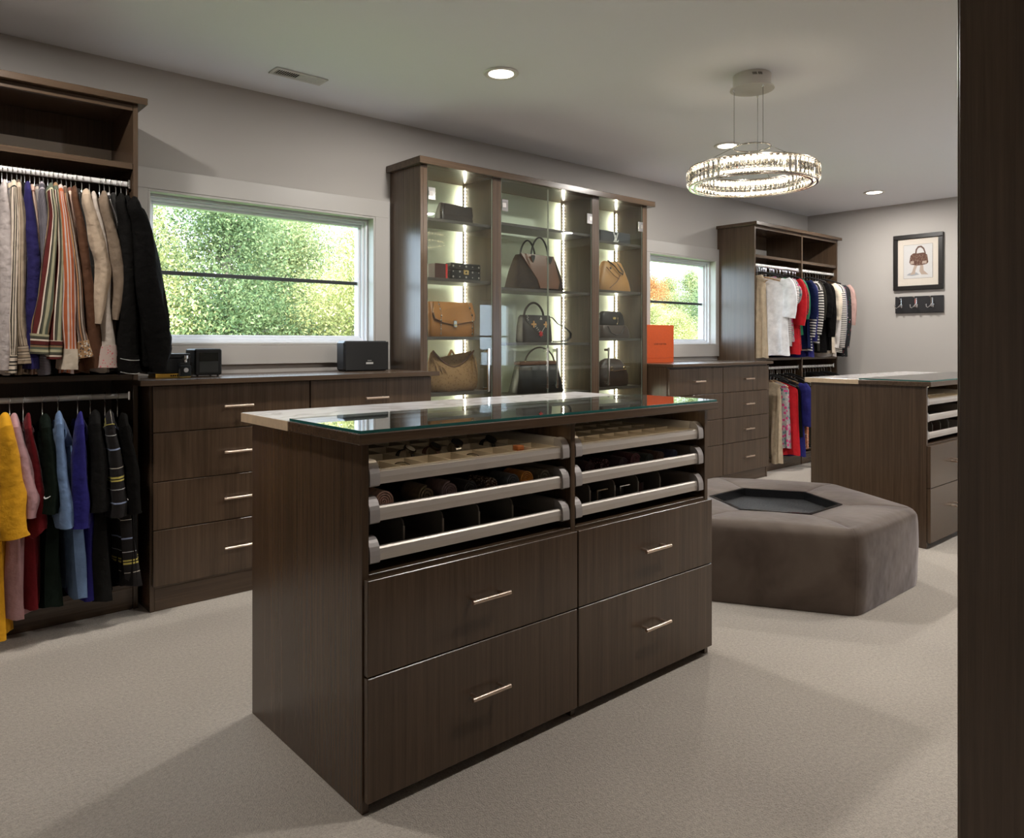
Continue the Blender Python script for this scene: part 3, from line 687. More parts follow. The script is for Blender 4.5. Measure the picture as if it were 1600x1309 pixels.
# ------------------------------------------------------------------ things on the dressers
def text(name, s, m, parent, loc, size):
    cu = bpy.data.curves.new('tmp_text', 'FONT'); cu.body = s; cu.size = size; cu.align_x = 'CENTER'; cu.align_y = 'CENTER'; cu.extrude = .0003
    t = bpy.data.objects.new('tmp_text', cu); COL.objects.link(t); dg = bpy.context.evaluated_depsgraph_get()
    me = bpy.data.meshes.new_from_object(t.evaluated_get(dg)); bpy.data.objects.remove(t); bpy.data.curves.remove(cu)
    me.materials.clear(); me.materials.append(m)
    o = link(name, me, parent, loc); o.rotation_euler = (math.pi/2, 0, 0); return o
def on_dresser():
    z = .974
    xa, xb, ya = pX(243, 3.50), pX(298, 3.50), 3.50
    bk = empty('book', ((xa+xb)/2, 3.56, z), 'thin yellow book lying under a black box on the long dresser', 'book')
    MY = P('book_yellow', (.62, .34, .03), .5)
    B('cover', MY, bk, xa, xb, ya + .004, ya + .12, z, z + .003, c=.0008); B('cover', MY, bk, xa, xb, ya + .004, ya + .12, z + .014, z + .017, c=.0008)
    B('spine', MY, bk, xa, xb, ya, ya + .0038, z, z + .017, c=.0008); B('pages', P('pages', (.7, .65, .55), .8), bk, xa + .003, xb - .003, ya + .0042, ya + .116, z + .0032, z + .0138, c=0)
    for i in range(6): B('spine_mark', M_BLACK, bk, xa + .062 + .009*i, xa + .068 + .009*i, ya - .0008, ya - .0002, z + .005, z + .012, c=0)
    bx = empty('black_box', ((xa+xb)/2, 3.56, z + .0175), 'plain black box standing on the yellow book', 'box')
    B('body', M_BLACK, bx, xa - .035, xb - .002, ya + .003, ya + .115, z + .0175, z + .085, c=.003); B('lid', M_BLACK, bx, xa - .037, xb, ya + .001, ya + .117, z + .0855, z + .106, c=.003)
    y = 3.455; x = pX(289, y)
    p = empty('perfume_bottle', (x, y, z), 'square clear glass perfume bottle with silver cap on the long dresser', 'perfume bottle')
    B('bottle', glass('perfume_glass', (.75, .80, .84), .06), p, x - .030, x + .030, y - .016, y + .016, z, z + .068, c=.005)
    B('liquid', P('perfume_liquid', (.025, .03, .035), .1), p, x - .025, x + .025, y - .011, y + .011, z + .006, z + .056, c=.004)
    MB().lathe([(.010, .068), (.010, .0755), (.001, .0755)], (x, y, z), 16).build('neck', M_CHROME, p, smooth=40)
    MB().lathe([(.001, .076), (.009, .076), (.010, .081), (.016, .085), (.016, .098), (.001, .098)], (x, y, z), 20).build('cap', M_CHROME, p, smooth=40)
    MB().lathe([(.001, -.0005), (.010, -.0005), (.010, .0005), (.001, .0005)], (x, y - .0168, z + .034), 20, axis='y').build('medallion', P('pewter', (.6, .6, .6), .4, metal=.8), p)
    x0, x1, y0, y1, z0, z1 = pX(304.5, 3.5), pX(347, 3.5), 3.50, 3.63, z + .006, z + .127
    c = empty('clock_radio', ((x0+x1)/2, (y0+y1)/2, z), 'black cube clock radio beside the perfume bottle on the long dresser', 'radio')
    B('case', M_BLACK, c, x0, x1, y0, y1, z0, z1, c=.006); B('screen', P('dark_screen', (.012, .014, .013), .12), c, x0 + .020, x1 - .018, y0 - .001, y0 - .0002, z0 + .065, z1 - .018, c=0); B('speaker_grille', P('grille_black', (.016, .017, .015), .7, bump=.6, bscale=700), c, x0 + .020, x1 - .018, y0 - .001, y0 - .0002, z0 + .014, z0 + .063, c=0)
    for a in (x0 + .012, x1 - .018):
        for b in (y0 + .012, y1 - .018): B('foot', M_BLACK, c, a, a + .008, b, b + .008, z, z + .0058, c=0)
    x0, x1, y0, y1, z0, z1 = pX(539, 3.6), pX(608, 3.6), 3.60, 3.70, z, 1.139
    s = empty('loudspeaker', ((x0+x1)/2, 3.65, z), 'wide black loudspeaker with a silver badge beside the display cabinet', 'speaker')
    B('case', P('speaker_case', (.014, .015, .018), .4), s, x0, x1, y0 + .006, y1, z0, z1, c=.012); B('grille', P('speaker_grille', (.010, .010, .010), .75, bump=.5, bscale=900), s, x0 + .004, x1 - .004, y0, y0 + .0057, z0 + .004, z1 - .004, c=.004)
    xc = pX(577.5, 3.6); B('badge', P('badge_silver', (.65, .64, .62), .3, metal=.6), s, xc - .022, xc + .022, y0 - .0016, y0 - .0003, 1.012, 1.022, c=0); B('badge', P('badge_grey', (.20, .20, .19), .4), s, xc - .013, xc + .012, y0 - .0016, y0 - .0003, 1.028, 1.034, c=0)
    ya = 3.60; xa, xb = pX(1010, ya), pX(1052.5, ya); zb = 1.266
    o = empty('orange_box', ((xa+xb)/2, ya + .07, z), 'tall orange gift box with dark lettering on the short dresser', 'gift box')
    mo = P('orange_card', srgb(196, 76, 14), .55, noise=.05, nscale=60)
    B('box_base', mo, o, xa, xb, ya, ya + .13, z, z + .035, c=.001); B('lid', mo, o, xa - .001, xb + .001, ya - .001, ya + .131, z + .0355, zb, c=.0015)
    text('lettering', 'LOUIS VUITTON', P('print_brown', (.10, .03, .015), .6), o, ((pX(1020.5, ya) + pX(1042, ya))/2, ya - .0016, atY(1031, 537.5, ya)[2]), .021)
on_dresser()
# ------------------------------------------------------------------ handbags in the display cabinet
def sup(t, e):
    c, s_ = math.cos(t), math.sin(t); return math.copysign(abs(c)**e, c), math.copysign(abs(s_)**e, s_)
def bag_body(q, cx, cy, rows, e=.45, n=36, yaw=0, ripple=0, tilt=None):
    """rows: (z, half width, half depth[, x shift]); lofted rounded-box sections; tilt(u) adds height at the top by side position"""
    rings = []; ca, sa = math.cos(yaw), math.sin(yaw)
    for j, row in enumerate(rows):
        z, w, d = row[:3]; sx = row[3] if len(row) > 3 else 0; ring = []
        for k in range(n):
            t = 2*math.pi*k/n; a, b = sup(t, e); x = w*a + sx; y = d*b*(1 + ripple*math.sin(9*t + j)); zz = z + (tilt(a, j) if tilt else 0)
            ring.append((cx + x*ca - y*sa, cy + x*sa + y*ca, zz))
        rings.append(ring)
    return q.loft(rings)
def arch(x0, x1, y, z0, h, n=14, lean=0):
    xm = (x0+x1)/2; w = (x1-x0)/2
    return [(xm - w*math.cos(math.pi*k/n)*(1 - .25*math.sin(math.pi*k/n)), y + lean*math.sin(math.pi*k/n), z0 + h*math.sin(math.pi*k/n)**.8) for k in range(n+1)]
def chain(q, pts, r=.0035):
    for a, b in zip(pts[:-1], pts[1:]):
        a, b = Vector(a), Vector(b); L = (b - a).length; n = max(1, int(L / (r*2.6)))
        for i in range(n):
            c = a.lerp(b, (i + .5)/n); s = Vector((r, 0, 0)) if i % 2 else Vector((r*.35, 0, 0)); u = (b - a).normalized() * r*1.6
            q.add([c + s, c + u, c - s, c - u, c + Vector((0, -.002, 0)), c + Vector((0, .002, 0))], [(0,1,4),(1,2,4),(2,3,4),(3,0,4),(1,0,5),(2,1,5),(3,2,5),(0,3,5)])
M_GOLD = P('gold', (.85, .62, .28), .25, metal=1)
L_TAN = P('leather_tan', (.36, .145, .030), .42, noise=.12, nscale=14); L_CAM = P('leather_camel', (.44, .23, .085), .45, noise=.1, nscale=10)
L_BRN = P('leather_brown', (.13, .052, .022), .4, noise=.15, nscale=9); L_BLK = P('leather_black', (.012, .011, .011), .38, noise=.2, nscale=20); L_DBR = P('leather_dark_brown', (.030, .020, .016), .4, noise=.2, nscale=20)
MONO = spots('monogram_canvas', (.022, .012, .007), [(.09, .05, .02), (.022, .012, .007)], 95, .30)
MONO_L = spots('monogram_light', (.33, .19, .085), [(.22, .115, .045), (.33, .19, .085)], 85, .36)
G = 'handbags in the display cabinet'
def bags():
    # --- left bay
    y = 3.60; z = 1.8445; xa, xb = pX(683, y), pX(734, y); xc = (xa+xb)/2; w = (xb-xa)/2
    r = empty('clutch_bag', (xc, y, z), 'dark brown wedge clutch alone on the top left shelf', 'handbag', G)
    q = MB(); bag_body(q, xc, y, [(z, w*.98, .045), (z + .02, w, .048), (z + .07, w*.93, .034), (z + .105, w*.86, .022), (z + .112, w*.83, .014)], .35, tilt=lambda a, j: (-.012*(a > -.2)*(a + .2)) if j > 2 else 0); q.build('body', L_DBR, r, smooth=50)
    q = MB(); chain(q, [(xa + .004, y - .034, z + .075), (xa + .006, y - .040, z + .02)], .004); q.build('chain', M_GOLD, r)
    q = MB(); bag_body(q, xc + .005, y - .040, [(z + .038, w*.86, .002), (z + .045, w*.9, .004), (z + .10, w*.84, .003)], .3, n=20); q.build('flap', L_DBR, r, smooth=50)
    z = 1.5035; y = 3.59; xa, xb = pX(674, y), pX(694, y)
    r = empty('jewellery_box', ((xa+xb)/2, y, z), 'small dark box with a red side beside the studded clutch', 'box')
    B('body', P('oxblood_card', (.06, .018, .012), .5), r, xa, xb - .014, y - .035, y + .035, z, z + .088, c=.001); B('red_side', P('red_card', (.55, .02, .02), .45), r, xb - .0138, xb, y - .035, y + .035, z, z + .088, c=.001)
    xa, xb = pX(700, y), pX(746, y); xc = (xa+xb)/2
    r = empty('box_clutch', (xc, y, z), 'black box-shaped clutch with gold studs and clasp on the upper left shelf', 'handbag', G)
    b0 = B('lower_shell', L_BLK, r, xa, xb, y - .032, y + .032, z, z + .058, c=.004); b1 = B('lid', L_BLK, r, xa, xb, y - .032, y + .032, z + .0585, z + .100, c=.004)
    lk = B('clasp', M_GOLD, r, xc - .022, xc + .018, y - .0365, y - .0322, z + .032, z + .062, c=.002); MB().lathe([(.001, -.002), (.007, -.0015), (.007, .0), (.001, .0)], (xc - .002, y - .0368, z + .046), 12, axis='y').build('keyhole', L_BLK, lk)
    sd = P('pale_stud', (.45, .42, .38), .35, metal=.5)
    for i in range(5):
        for j in range(3):
            x = xa + .015 + (xb - xa - .03)*i/4; zz = z + .018 + .032*j
            if abs(x - xc) < .03 and j == 1: continue
            MB().lathe([(.0005, -.0022), (.0045 if (i + j) % 2 else .007, -.0006), (.0045 if (i + j) % 2 else .007, 0), (.0005, 0)], (x, y - .0322, zz), 5, axis='y').build('stud', sd, r)
    MB().tube([(xa - .001, y - .02, z + .080), (xa - .016, y - .024, z + .070), (xa - .026, y - .024, z + .045), (xa - .022, y - .02, z + .012), (xa - .010, y - .02, z + .004)], .003, 8).build('wrist_strap', L_BLK, r, smooth=60)
    # tan flap bag
    z = 1.1645; y = 3.60; xa, xb = pX(666, y), pX(736, y); xc = (xa+xb)/2; w = (xb-xa)/2
    r = empty('flap_bag', (xc, y, z), 'tan leather flap handbag with chains and a square lock', 'handbag', G)
    q = MB(); bag_body(q, xc, y, [(z, w*.96, .046), (z + .012, w, .050), (z + .06, w*1.0, .052), (z + .13, w*.97, .040), (z + .19, w*.93, .026), (z + .206, w*.9, .012)], .35); q.build('body', L_TAN, r, smooth=50)
    fl = [(xc - w*.80, z + .205), (xc + w*.90, z + .205), (xc + w*.95, z + .13), (xc + w*.90, z + .095), (xc + w*.5, z + .085), (xc, z + .068), (xc - w*.5, z + .082), (xc - w*.85, z + .105), (xc - w*.90, z + .14)]
    q = MB(); n = len(fl); yy = lambda zz: y - .055 + max(0, (zz - z - .12))*.30
    q.add([(p[0], yy(p[1]), p[1]) for p in fl] + [(p[0], yy(p[1]) + .006, p[1]) for p in fl], [tuple(range(n)), tuple(range(n, 2*n))[::-1]] + [(i, n + i, n + (i+1) % n, (i+1) % n) for i in range(n)]); q.build('flap', P('leather_tan_flap', (.40, .165, .036), .36, noise=.1, nscale=10), r)
    q = MB(); q.tube([(p[0], yy(p[1]) - .001, p[1]) for p in fl[2:]], .0022, 6); q.build('piping', L_BRN, r)
    lk = B('lock', M_CHROME, r, xc - .013, xc + .013, y - .064, y - .0565, z + .055, z + .095, c=.003); B('lock_plate', M_GOLD, lk, xc - .008, xc + .008, y - .0665, y - .0642, z + .062, z + .072, c=.001)
    q = MB(); chain(q, [(xc - w*.62, y - .030, z + .210), (xc - w*.60, y - .058, z + .14), (xc - w*.62, y - .060, z + .01)], .005); q.build('chain', M_CHROME, r)
    q = MB(); chain(q, [(xc + w*.72, y - .030, z + .205), (xc + w*.80, y - .058, z + .12), (xc + w*.78, y - .060, z + .006)], .007); q.build('chain', M_CHROME, r)
    # hobo
    z = .8385; y = 3.61; xa, xb = pX(667, y), pX(743, y); xc = (xa+xb)/2; w = (xb-xa)/2
    r = empty('hobo_bag', (xc, y, z), 'slouchy beige monogram hobo bag on the lower left shelf', 'handbag', G)
    til = lambda a, j: (.085*(abs(a)**1.6) - .02) * [0, 0, 0, .15, .5, 1, 1.12][j]
    q = MB(); bag_body(q, xc, y, [(z, w*.86, .050), (z + .018, w*.97, .060), (z + .06, w*1.02, .066), (z + .11, w*1.0, .055), (z + .145, w*.93, .038), (z + .165, w*.85, .022), (z + .17, w*.78, .010)], .7, n=48, ripple=.06, tilt=til); q.build('body', MONO_L, r, smooth=60)
    q = MB(); q.tube([(xc + w*.84*a, y - .020 - .004*(1 - a*a), z + .165 + .10*abs(a)**1.6 - .022) for a in np.linspace(-1, 1, 17)], .006, 8); q.build('rim_binding', L_BRN, r, smooth=60)
    q = MB(); q.tube([(xc - w*.35, y + .01, z + .155), (xc - w*.05, y + .016, z + .215), (xc + w*.05, y + .016, z + .245), (xc + w*.2, y + .016, z + .21), (xc + w*.45, y + .012, z + .18)], [.010, .013, .013, .013, .010], 8, ry=.004); q.build('strap', L_CAM, r, smooth=60)
    for s in (-1, 1):
        for i in range(3): MB().tube([(xc + s*w*(.86 - .1*i), y - .028, z + .205 - .02*i), (xc + s*w*(.80 - .14*i), y - .052, z + .16 - .01*i), (xc + s*w*(.82 - .2*i), y - .063, z + .10)], [.002, .005, .001], 6).build('gather', MONO_L, r, smooth=60)
    # --- centre bay
    z = 1.4725; y = 3.62; xa, xb = pX(796, y), pX(873, y); xc = (xa+xb)/2; w = (xb-xa)/2
    r = empty('tote_bag', (xc, y, z), 'large brown leather tote with dark monogram wings and two looped handles', 'handbag', G)
    q = MB(); bag_body(q, xc, y, [(z, w*.97, .070), (z + .015, w, .075), (z + .12, w*.90, .055), (z + .20, w*.78, .034), (z + .228, w*.72, .022)], .3); q.build('side_wings', MONO, r, smooth=50)
    q = MB(); pl = [(xc - w*.70, z + .235), (xc + w*.62, z + .232), (xc + w*.66, z + .15), (xc + w*.72, z + .06), (xc + w*.62, z + .012), (xc - w*.12, z + .012), (xc - w*.18, z + .07), (xc - w*.45, z + .15)]
    yy = lambda zz: y - .084 + (zz - z)*.2; n = len(pl)
    q.add([(p[0], yy(p[1]), p[1]) for p in pl] + [(p[0], yy(p[1]) + .012, p[1]) for p in pl], [tuple(range(n)), tuple(range(n, 2*n))[::-1]] + [(i, n + i, n + (i+1) % n, (i+1) % n) for i in range(n)]); q.build('front_panel', P('leather_chestnut', (.14, .050, .020), .3, noise=.1, nscale=8), r)
    for yo, h, a, b in ((-.03, .125, -.28, .42), (.022, .105, -.50, .10)):
        MB().tube(arch(xc + w*a, xc + w*b, y + yo, z + .225, h), .006, 8).build('handle', L_BLK, r, smooth=60)
    for a in (-.28, .42): MB().prism([(xc + w*a - .018, z + .226), (xc + w*a + .018, z + .226), (xc + w*a + .014, z + .20), (xc + w*a, z + .178), (xc + w*a - .014, z + .20)], 'y', yy(z + .2) - .008, yy(z + .2) - .004).build('handle_tab', L_BLK, r)
    # black embroidered bag
    z = 1.1305; y = 3.60; xa, xb = pX(811, y), pX(857, y); xc = (xa+xb)/2; w = (xb-xa)/2
    r = empty('top_handle_bag', (xc, y, z), 'black top-handle bag with flower studs and a red flower', 'handbag', G)
    q = MB(); bag_body(q, xc, y, [(z, w*.97, .045), (z + .01, w, .048), (z + .10, w*.97, .042), (z + .165, w*.92, .030), (z + .178, w*.88, .018)], .3); q.build('body', P('leather_black_brown', (.028, .022, .020), .42, noise=.2, nscale=20), r, smooth=50)
    pl = [(xc - w*.80, z + .178), (xc + w*.85, z + .178), (xc + w*.86, z + .14), (xc + w*.4, z + .085), (xc + w*.08, z + .052), (xc - w*.3, z + .085), (xc - w*.78, z + .14)]
    q = MB(); n = len(pl); yy = lambda zz: y - .051 + (zz - z - .05)*.14
    q.add([(p[0], yy(p[1]), p[1]) for p in pl] + [(p[0], yy(p[1]) + .006, p[1]) for p in pl], [tuple(range(n)), tuple(range(n, 2*n))[::-1]] + [(i, n + i, n + (i+1) % n, (i+1) % n) for i in range(n)]); q.build('flap', L_BLK, r)
    def flower(u, v, R_, m, petals=4):
        pts = []
        for i in range(petals*8):
            t = 2*math.pi*i/(petals*8); rr = R_*(.32 + .68*abs(math.cos(petals/2*t))**1.6); pts.append((u + rr*math.sin(t), v + rr*math.cos(t)))
        MB().prism(pts, 'y', yy(v) - .004, yy(v) - .0004).build('flower_stud', m, r)
    MO = P('stud_peach', (.62, .33, .12), .4); MR_ = P('stud_red', (.65, .015, .02), .35); MW_ = P('stud_white', (.62, .58, .5), .4)
    flower(xc - w*.32, z + .118, .023, MO); flower(xc + w*.50, z + .118, .021, MO); flower(xc + w*.10, z + .056, .020, MR_, 6); flower(xc + w*.2, z + .155, .010, MW_, 3)
    for i in range(4):
        for s, off in ((-1, 0), (1, 0)):
            for e in (0, 1):
                x = xc + w*.10 + s*(.012 + .010*i) + .006*e; zz = z + .070 + .011*i + .004*e
                MB().lathe([(.0004, -.002), (.0028, -.001), (.0028, 0), (.0004, 0)], (x, yy(zz) - .0004, zz), 6, axis='y').build('stud', MW_, r)
    for s in (-1, 1):
        for i in range(4): MB().lathe([(.0004, -.002), (.003, -.001), (.003, 0), (.0004, 0)], (xc + s*w*(.66 + .05*(i % 2)), yy(z + .15) - .0004, z + .145 + .009*i), 6, axis='y').build('stud', MW_, r)
    MB().tube(arch(xc - w*.72, xc + w*.62, y - .005, z + .172, .088), .0075, 8).build('handle', P('leather_olive', (.035, .030, .022), .4), r, smooth=60)
    xs_ = pX(890, y - .02)
    MB().tube([(xc + w*.8, y - .02, z + .172), (xc + w*1.05, y - .03, z + .165), (xc + w*1.4, y - .035, z + .125), ((xc + w + xs_)/2 + .03, y - .04, z + .100), (xs_, y - .03, z + .065), (xs_ + .006, y - .02, z + .035), (xs_ - .02, y - .01, z + .010), (xc + w*1.5, y - .02, z + .006), (xc + w*1.1, y - .03, z + .006)], [.004, .006, .008, .010, .010, .009, .007, .006, .005], 8, ry=.0035).build('strap', L_BLK, r, smooth=60)
    # black tote, bottom
    z = .8005; y = 3.60; xa, xb = pX(802, y), pX(873, y); xc = (xa+xb)/2; w = (xb-xa)/2
    r = empty('black_tote', (xc, y, z), 'plain black tote with an arched handle on the lowest visible centre shelf', 'handbag', G)
    q = MB(); bag_body(q, xc, y, [(z, w*1.0, .060), (z + .01, w*1.02, .064), (z + .10, w*.92, .050), (z + .178, w*.84, .038), (z + .184, w*.82, .030)], .28); q.build('body', L_BLK, r, smooth=50)
    q = MB(); bag_body(q, xc, y, [(z + .1845, w*.84, .040), (z + .190, w*.86, .041), (z + .205, w*.84, .039), (z + .208, w*.80, .034)], .28); q.build('rim', L_BRN, r, smooth=50)
    MB().tube(arch(xc - w*.66, xc + w*.62, y - .036, z + .205, .092), .0055, 8).build('handle', P('leather_olive2', (.055, .042, .022), .4), r, smooth=60)
    for a in (-.66, .62): MB().lathe([(.001, -.006), (.006, -.004), (.006, .004), (.001, .006)], (xc + w*a, y - .036, z + .208), 10).build('handle_ring', M_GOLD, r, smooth=60)
    # --- right bay
    z = 1.8445; y = 3.58; xa, xb = pX(934, y), pX(982, y); xc = (xa+xb)/2; w = (xb-xa)/2
    r = empty('logo_clutch', (xc, y, z), 'grey clutch with a large silver monogram on the top right shelf', 'handbag', G)
    B('body', P('leather_slate', (.055, .055, .060), .4), r, xa, xb, y - .022, y + .022, z, z + .085, c=.008); B('seam', L_BLK, r, xa + .022, xa + .024, y - .0235, y - .0222, z + .004, z + .081, c=0)
    lx = pX(957.5, y); q = MB(); yo = (y - .0245, y - .0222); lz = z + .010
    q.prism([(lx - .020, lz), (lx + .030, lz), (lx + .036, lz + .016), (lx + .031, lz + .016), (lx + .025, lz + .005), (lx - .005, lz + .005), (lx + .008, lz + .045), (lx + .013, lz + .049), (lx - .004, lz + .049), (lx, lz + .045), (lx - .012, lz + .005), (lx - .020, lz + .004)], 'y', *yo)
    q.build('monogram_letter', P('silver_letter', (.9, .88, .86), .35, metal=.2), r)
    q = MB(); yo = (y - .0262, y - .0246)
    q.prism([(lx - .028, lz + .066), (lx - .010, lz + .066), (lx - .014, lz + .062), (lx + .006, lz + .020), (lx + .022, lz + .062), (lx + .017, lz + .066), (lx + .034, lz + .066), (lx + .029, lz + .062), (lx + .008, lz + .006), (lx + .003, lz + .006), (lx - .023, lz + .062)], 'y', *yo)
    q.build('monogram_letter', MATS['silver_letter'], r)
    z = 1.5005; y = 3.62; xa, xb = pX(930, y), pX(979, y); xc = (xa+xb)/2; w = (xb-xa)/2
    r = empty('camel_tote', (xc, y, z), 'camel leather bag with dark drooping straps in the right bay', 'handbag', G)
    q = MB(); bag_body(q, xc, y, [(z, w*1.0, .055), (z + .012, w*1.03, .060), (z + .08, w*.92, .052), (z + .16, w*.70, .036), (z + .21, w*.56, .022), (z + .218, w*.5, .012)], .45); q.build('body', L_CAM, r, smooth=50)
    MB().tube([(xc - w*.35, y - .02, z + .222), (xc - w*.1, y - .045, z + .185), (xc + w*.15, y - .055, z + .14), (xc + w*.38, y - .055, z + .125), (xc + w*.44, y - .05, z + .145), (xc + w*.30, y - .03, z + .19), (xc + w*.15, y - .01, z + .222)], .0045, 8).build('strap', L_DBR, r, smooth=60)
    MB().tube([(xc - w*.6, y - .046, z + .17), (xc - w*.2, y - .060, z + .11), (xc + w*.1, y - .062, z + .09)], .0025, 6).build('strap', L_BRN, r, smooth=60); MB().tube([(xc + w*.25, y - .056, z + .13), (xc - w*.05, y - .064, z + .07), (xc - w*.5, y - .064, z + .02)], .0025, 6).build('strap', L_BRN, r, smooth=60)
    MB().lathe([(.001, -.004), (.009, -.003), (.009, 0), (.001, 0)], (xc - w*.35, y - .046, z + .165), 10, axis='y').build('stud', L_BLK, r)
    z = 1.1625; y = 3.60; xa, xb = pX(933, y), pX(977, y); xc = (xa+xb)/2; w = (xb-xa)/2
    r = empty('satchel', (xc, y, z), 'brown satchel lying low with a draped strap under the small black purse', 'handbag', G)
    q = MB(); bag_body(q, xc, y, [(z, w*1.0, .055), (z + .012, w*1.03, .06), (z + .06, w*.97, .055), (z + .086, w*.9, .045), (z + .092, w*.85, .04)], .35); q.build('body', P('leather_umber', (.055, .036, .027), .45, noise=.2, nscale=15), r, smooth=50)
    MB().tube([(xc - w*.7, y - .06, z + .085), (xc - w*.5, y - .064, z + .04), (xc - w*.15, y - .065, z + .02), (xc + w*.25, y - .065, z + .03), (xc + w*.5, y - .062, z + .085)], .004, 8).build('strap', L_DBR, r, smooth=60)
    z2 = z + .0925
    r = empty('small_purse', (xc, y, z2), 'small black purse with gold clasp on top of the brown satchel', 'handbag', G); xc -= .01
    q = MB(); bag_body(q, xc, y, [(z2, w*.8, .035), (z2 + .01, w*.84, .038), (z2 + .07, w*.76, .032), (z2 + .095, w*.62, .024), (z2 + .10, w*.55, .016)], .4); q.build('body', L_BLK, r, smooth=50)
    B('clasp', M_GOLD, r, xc - .020, xc + .010, y - .0425, y - .0395, z2 + .040, z2 + .058, c=.002)
    q = MB(); chain(q, [(xc + .030, y - .040, z2 + .07), (xc + .034, y - .043, z2 + .03), (xc + .020, y - .043, z2 + .004)], .005); q.build('chain', M_GOLD, r)
    z = .8155; xa, xb = pX(930, y), pX(977, y); xc = (xa+xb)/2; w = (xb-xa)/2
    r = empty('dome_bag', (xc, y, z), 'rounded dark brown handbag with gold rings on the lower right shelf', 'handbag', G)
    q = MB(); bag_body(q, xc, y, [(z, w*.92, .055), (z + .015, w*1.0, .062), (z + .08, w*1.0, .058), (z + .14, w*.86, .046), (z + .185, w*.58, .028), (z + .20, w*.35, .014)], .6); q.build('body', P('leather_mocha', (.045, .028, .021), .4, noise=.2, nscale=15), r, smooth=50)
    for s in (-.35, .5): MB().tube([(xc + w*s + .012*math.cos(t), y - .064, z + .13 + .012*math.sin(t)) for t in np.linspace(0, 2*math.pi, 14, endpoint=False)], .0022, 6, closed=True).build('ring', M_GOLD, r)
    MB().tube([(xc - w*.6, y - .062, z + .12), (xc - w*.2, y - .066, z + .11), (xc + w*.6, y - .062, z + .12)], .003, 6).build('trim', L_BRN, r, smooth=60)
bags()

# ------------------------------------------------------------------ things in the pull-out trays
def roll(parent_name, x, y, z, R_, L, m, label, cat='necktie', group='rolled neckties in the pull-out trays', turns=4.2, peak=0):
    """a necktie rolled up tightly, its spiral end facing the front"""
    q = MB(); n = int(turns*18); out = []; inn = []; th_ = R_ / (turns + .6)
    for i in range(n + 1):
        a = 2*math.pi*turns*i/n; rr = .3*th_ + (R_ - .3*th_) * i/n; t = th_*.62
        out.append((rr*math.sin(a), rr*math.cos(a))); inn.append(((rr - t)*math.sin(a), (rr - t)*math.cos(a)))
    v = []; f = []
    for (p, s_) in zip(out, inn):
        zz = z + R_
        v += [(x + p[0], y, zz + p[1]), (x + s_[0], y + .001, zz + s_[1]), (x + p[0], y + L, zz + p[1]), (x + s_[0], y + L, zz + s_[1])]
    for i in range(n):
        b = 4*i; f += [(b, b+4, b+5, b+1), (b+2, b+3, b+7, b+6), (b, b+2, b+6, b+4), (b+1, b+5, b+7, b+3)]
    f += [(0, 1, 3, 2), (4*n, 4*n+2, 4*n+3, 4*n+1)]
    q.add(v, f); o = q.build(parent_name, m, None, origin=(x, y, z), smooth=60); return tag(o, label, cat, group)
def watch(x, y, z, yaw, strap, case, dial, label, tilt=.5):
    r = empty('watch', (x, y, z), label, 'watch', 'watches in the jewellery tray')
    ca, sa = math.cos(yaw), math.sin(yaw)
    def T(p): return (x + p[0]*ca - p[1]*sa, y + p[0]*sa + p[1]*ca, z + p[2])
    rx, rz = .024, .020
    rings = []
    for i in range(17):
        t = math.radians(60) + math.radians(300) * i/16 * 1.0; c, s_ = math.cos(t), math.sin(t)
        rings.append([T((wv, -rx*s_*k, rz + rz*c*k)) for wv, k in ((-.009, 1), (.009, 1), (.009, 1.10), (-.009, 1.10))])
    MB().loft(rings).build('strap', strap, r, smooth=40)
    t = math.radians(30); nrm = Vector((0, -math.sin(t), math.cos(t))); cpos = Vector((0, -rx*math.sin(t)*1.06, rz + rz*math.cos(t)*1.06))
    def disc(r0, h0, h1, m, nm):
        u = Vector((1, 0, 0)); w_ = nrm.cross(u); rg = []
        for h, rr in ((h0, r0), (h1, r0), (h1 + .0008, r0*.85)):
            rg.append([T(cpos + nrm*h + u*(rr*math.cos(a)) + w_*(rr*math.sin(a))) for a in np.linspace(0, 2*math.pi, 20, endpoint=False)])
        return MB().loft(rg).build(nm, m, r, smooth=40)
    disc(.0185, 0, .007, case, 'case'); disc(.0150, .0079, .0083, dial, 'dial')
    c = T(cpos + nrm*.0035 + Vector((.019, 0, 0))); MB().lathe([(.0005, -.002), (.0025, -.002), (.0025, .002), (.0005, .002)], c, 8, axis='x').build('crown', case, r)
def belt(x, y, z, R_, m, bm, label, buckle=True, hgt=.032):
    r = empty('belt', (x, y, z), label, 'belt', 'coiled belts in the divided trays')
    q = MB(); n = 60; turns = 2.6; v = []; f = []
    for i in range(n + 1):
        a = 2*math.pi*turns*i/n; rr = R_*(.45 + .55*i/n)
        for k in (rr, rr - .004): v += [(x + k*math.cos(a - 1.6), y + k*math.sin(a - 1.6), z), (x + k*math.cos(a - 1.6), y + k*math.sin(a - 1.6), z + hgt)]
    for i in range(n):
        b = 4*i; f += [(b, b+4, b+5, b+1), (b+2, b+3, b+7, b+6), (b+1, b+5, b+7, b+3), (b, b+2, b+6, b+4)]
    q.add(v, f); q.build('strap', m, r, smooth=60)
    if buckle:
        yb_ = y - R_ - .010; q = MB(); w_, h_ = .026, hgt + .012
        for b in ((x - w_, x + w_, h_ - .004, h_), (x - w_, x + w_, 0, .004), (x - w_, x - w_ + .005, .004, h_ - .004)): q.box(b[0], b[1], yb_ - .003, yb_ + .003, z + b[2], z + b[3], c=.0008)
        q.build('buckle', bm, r)
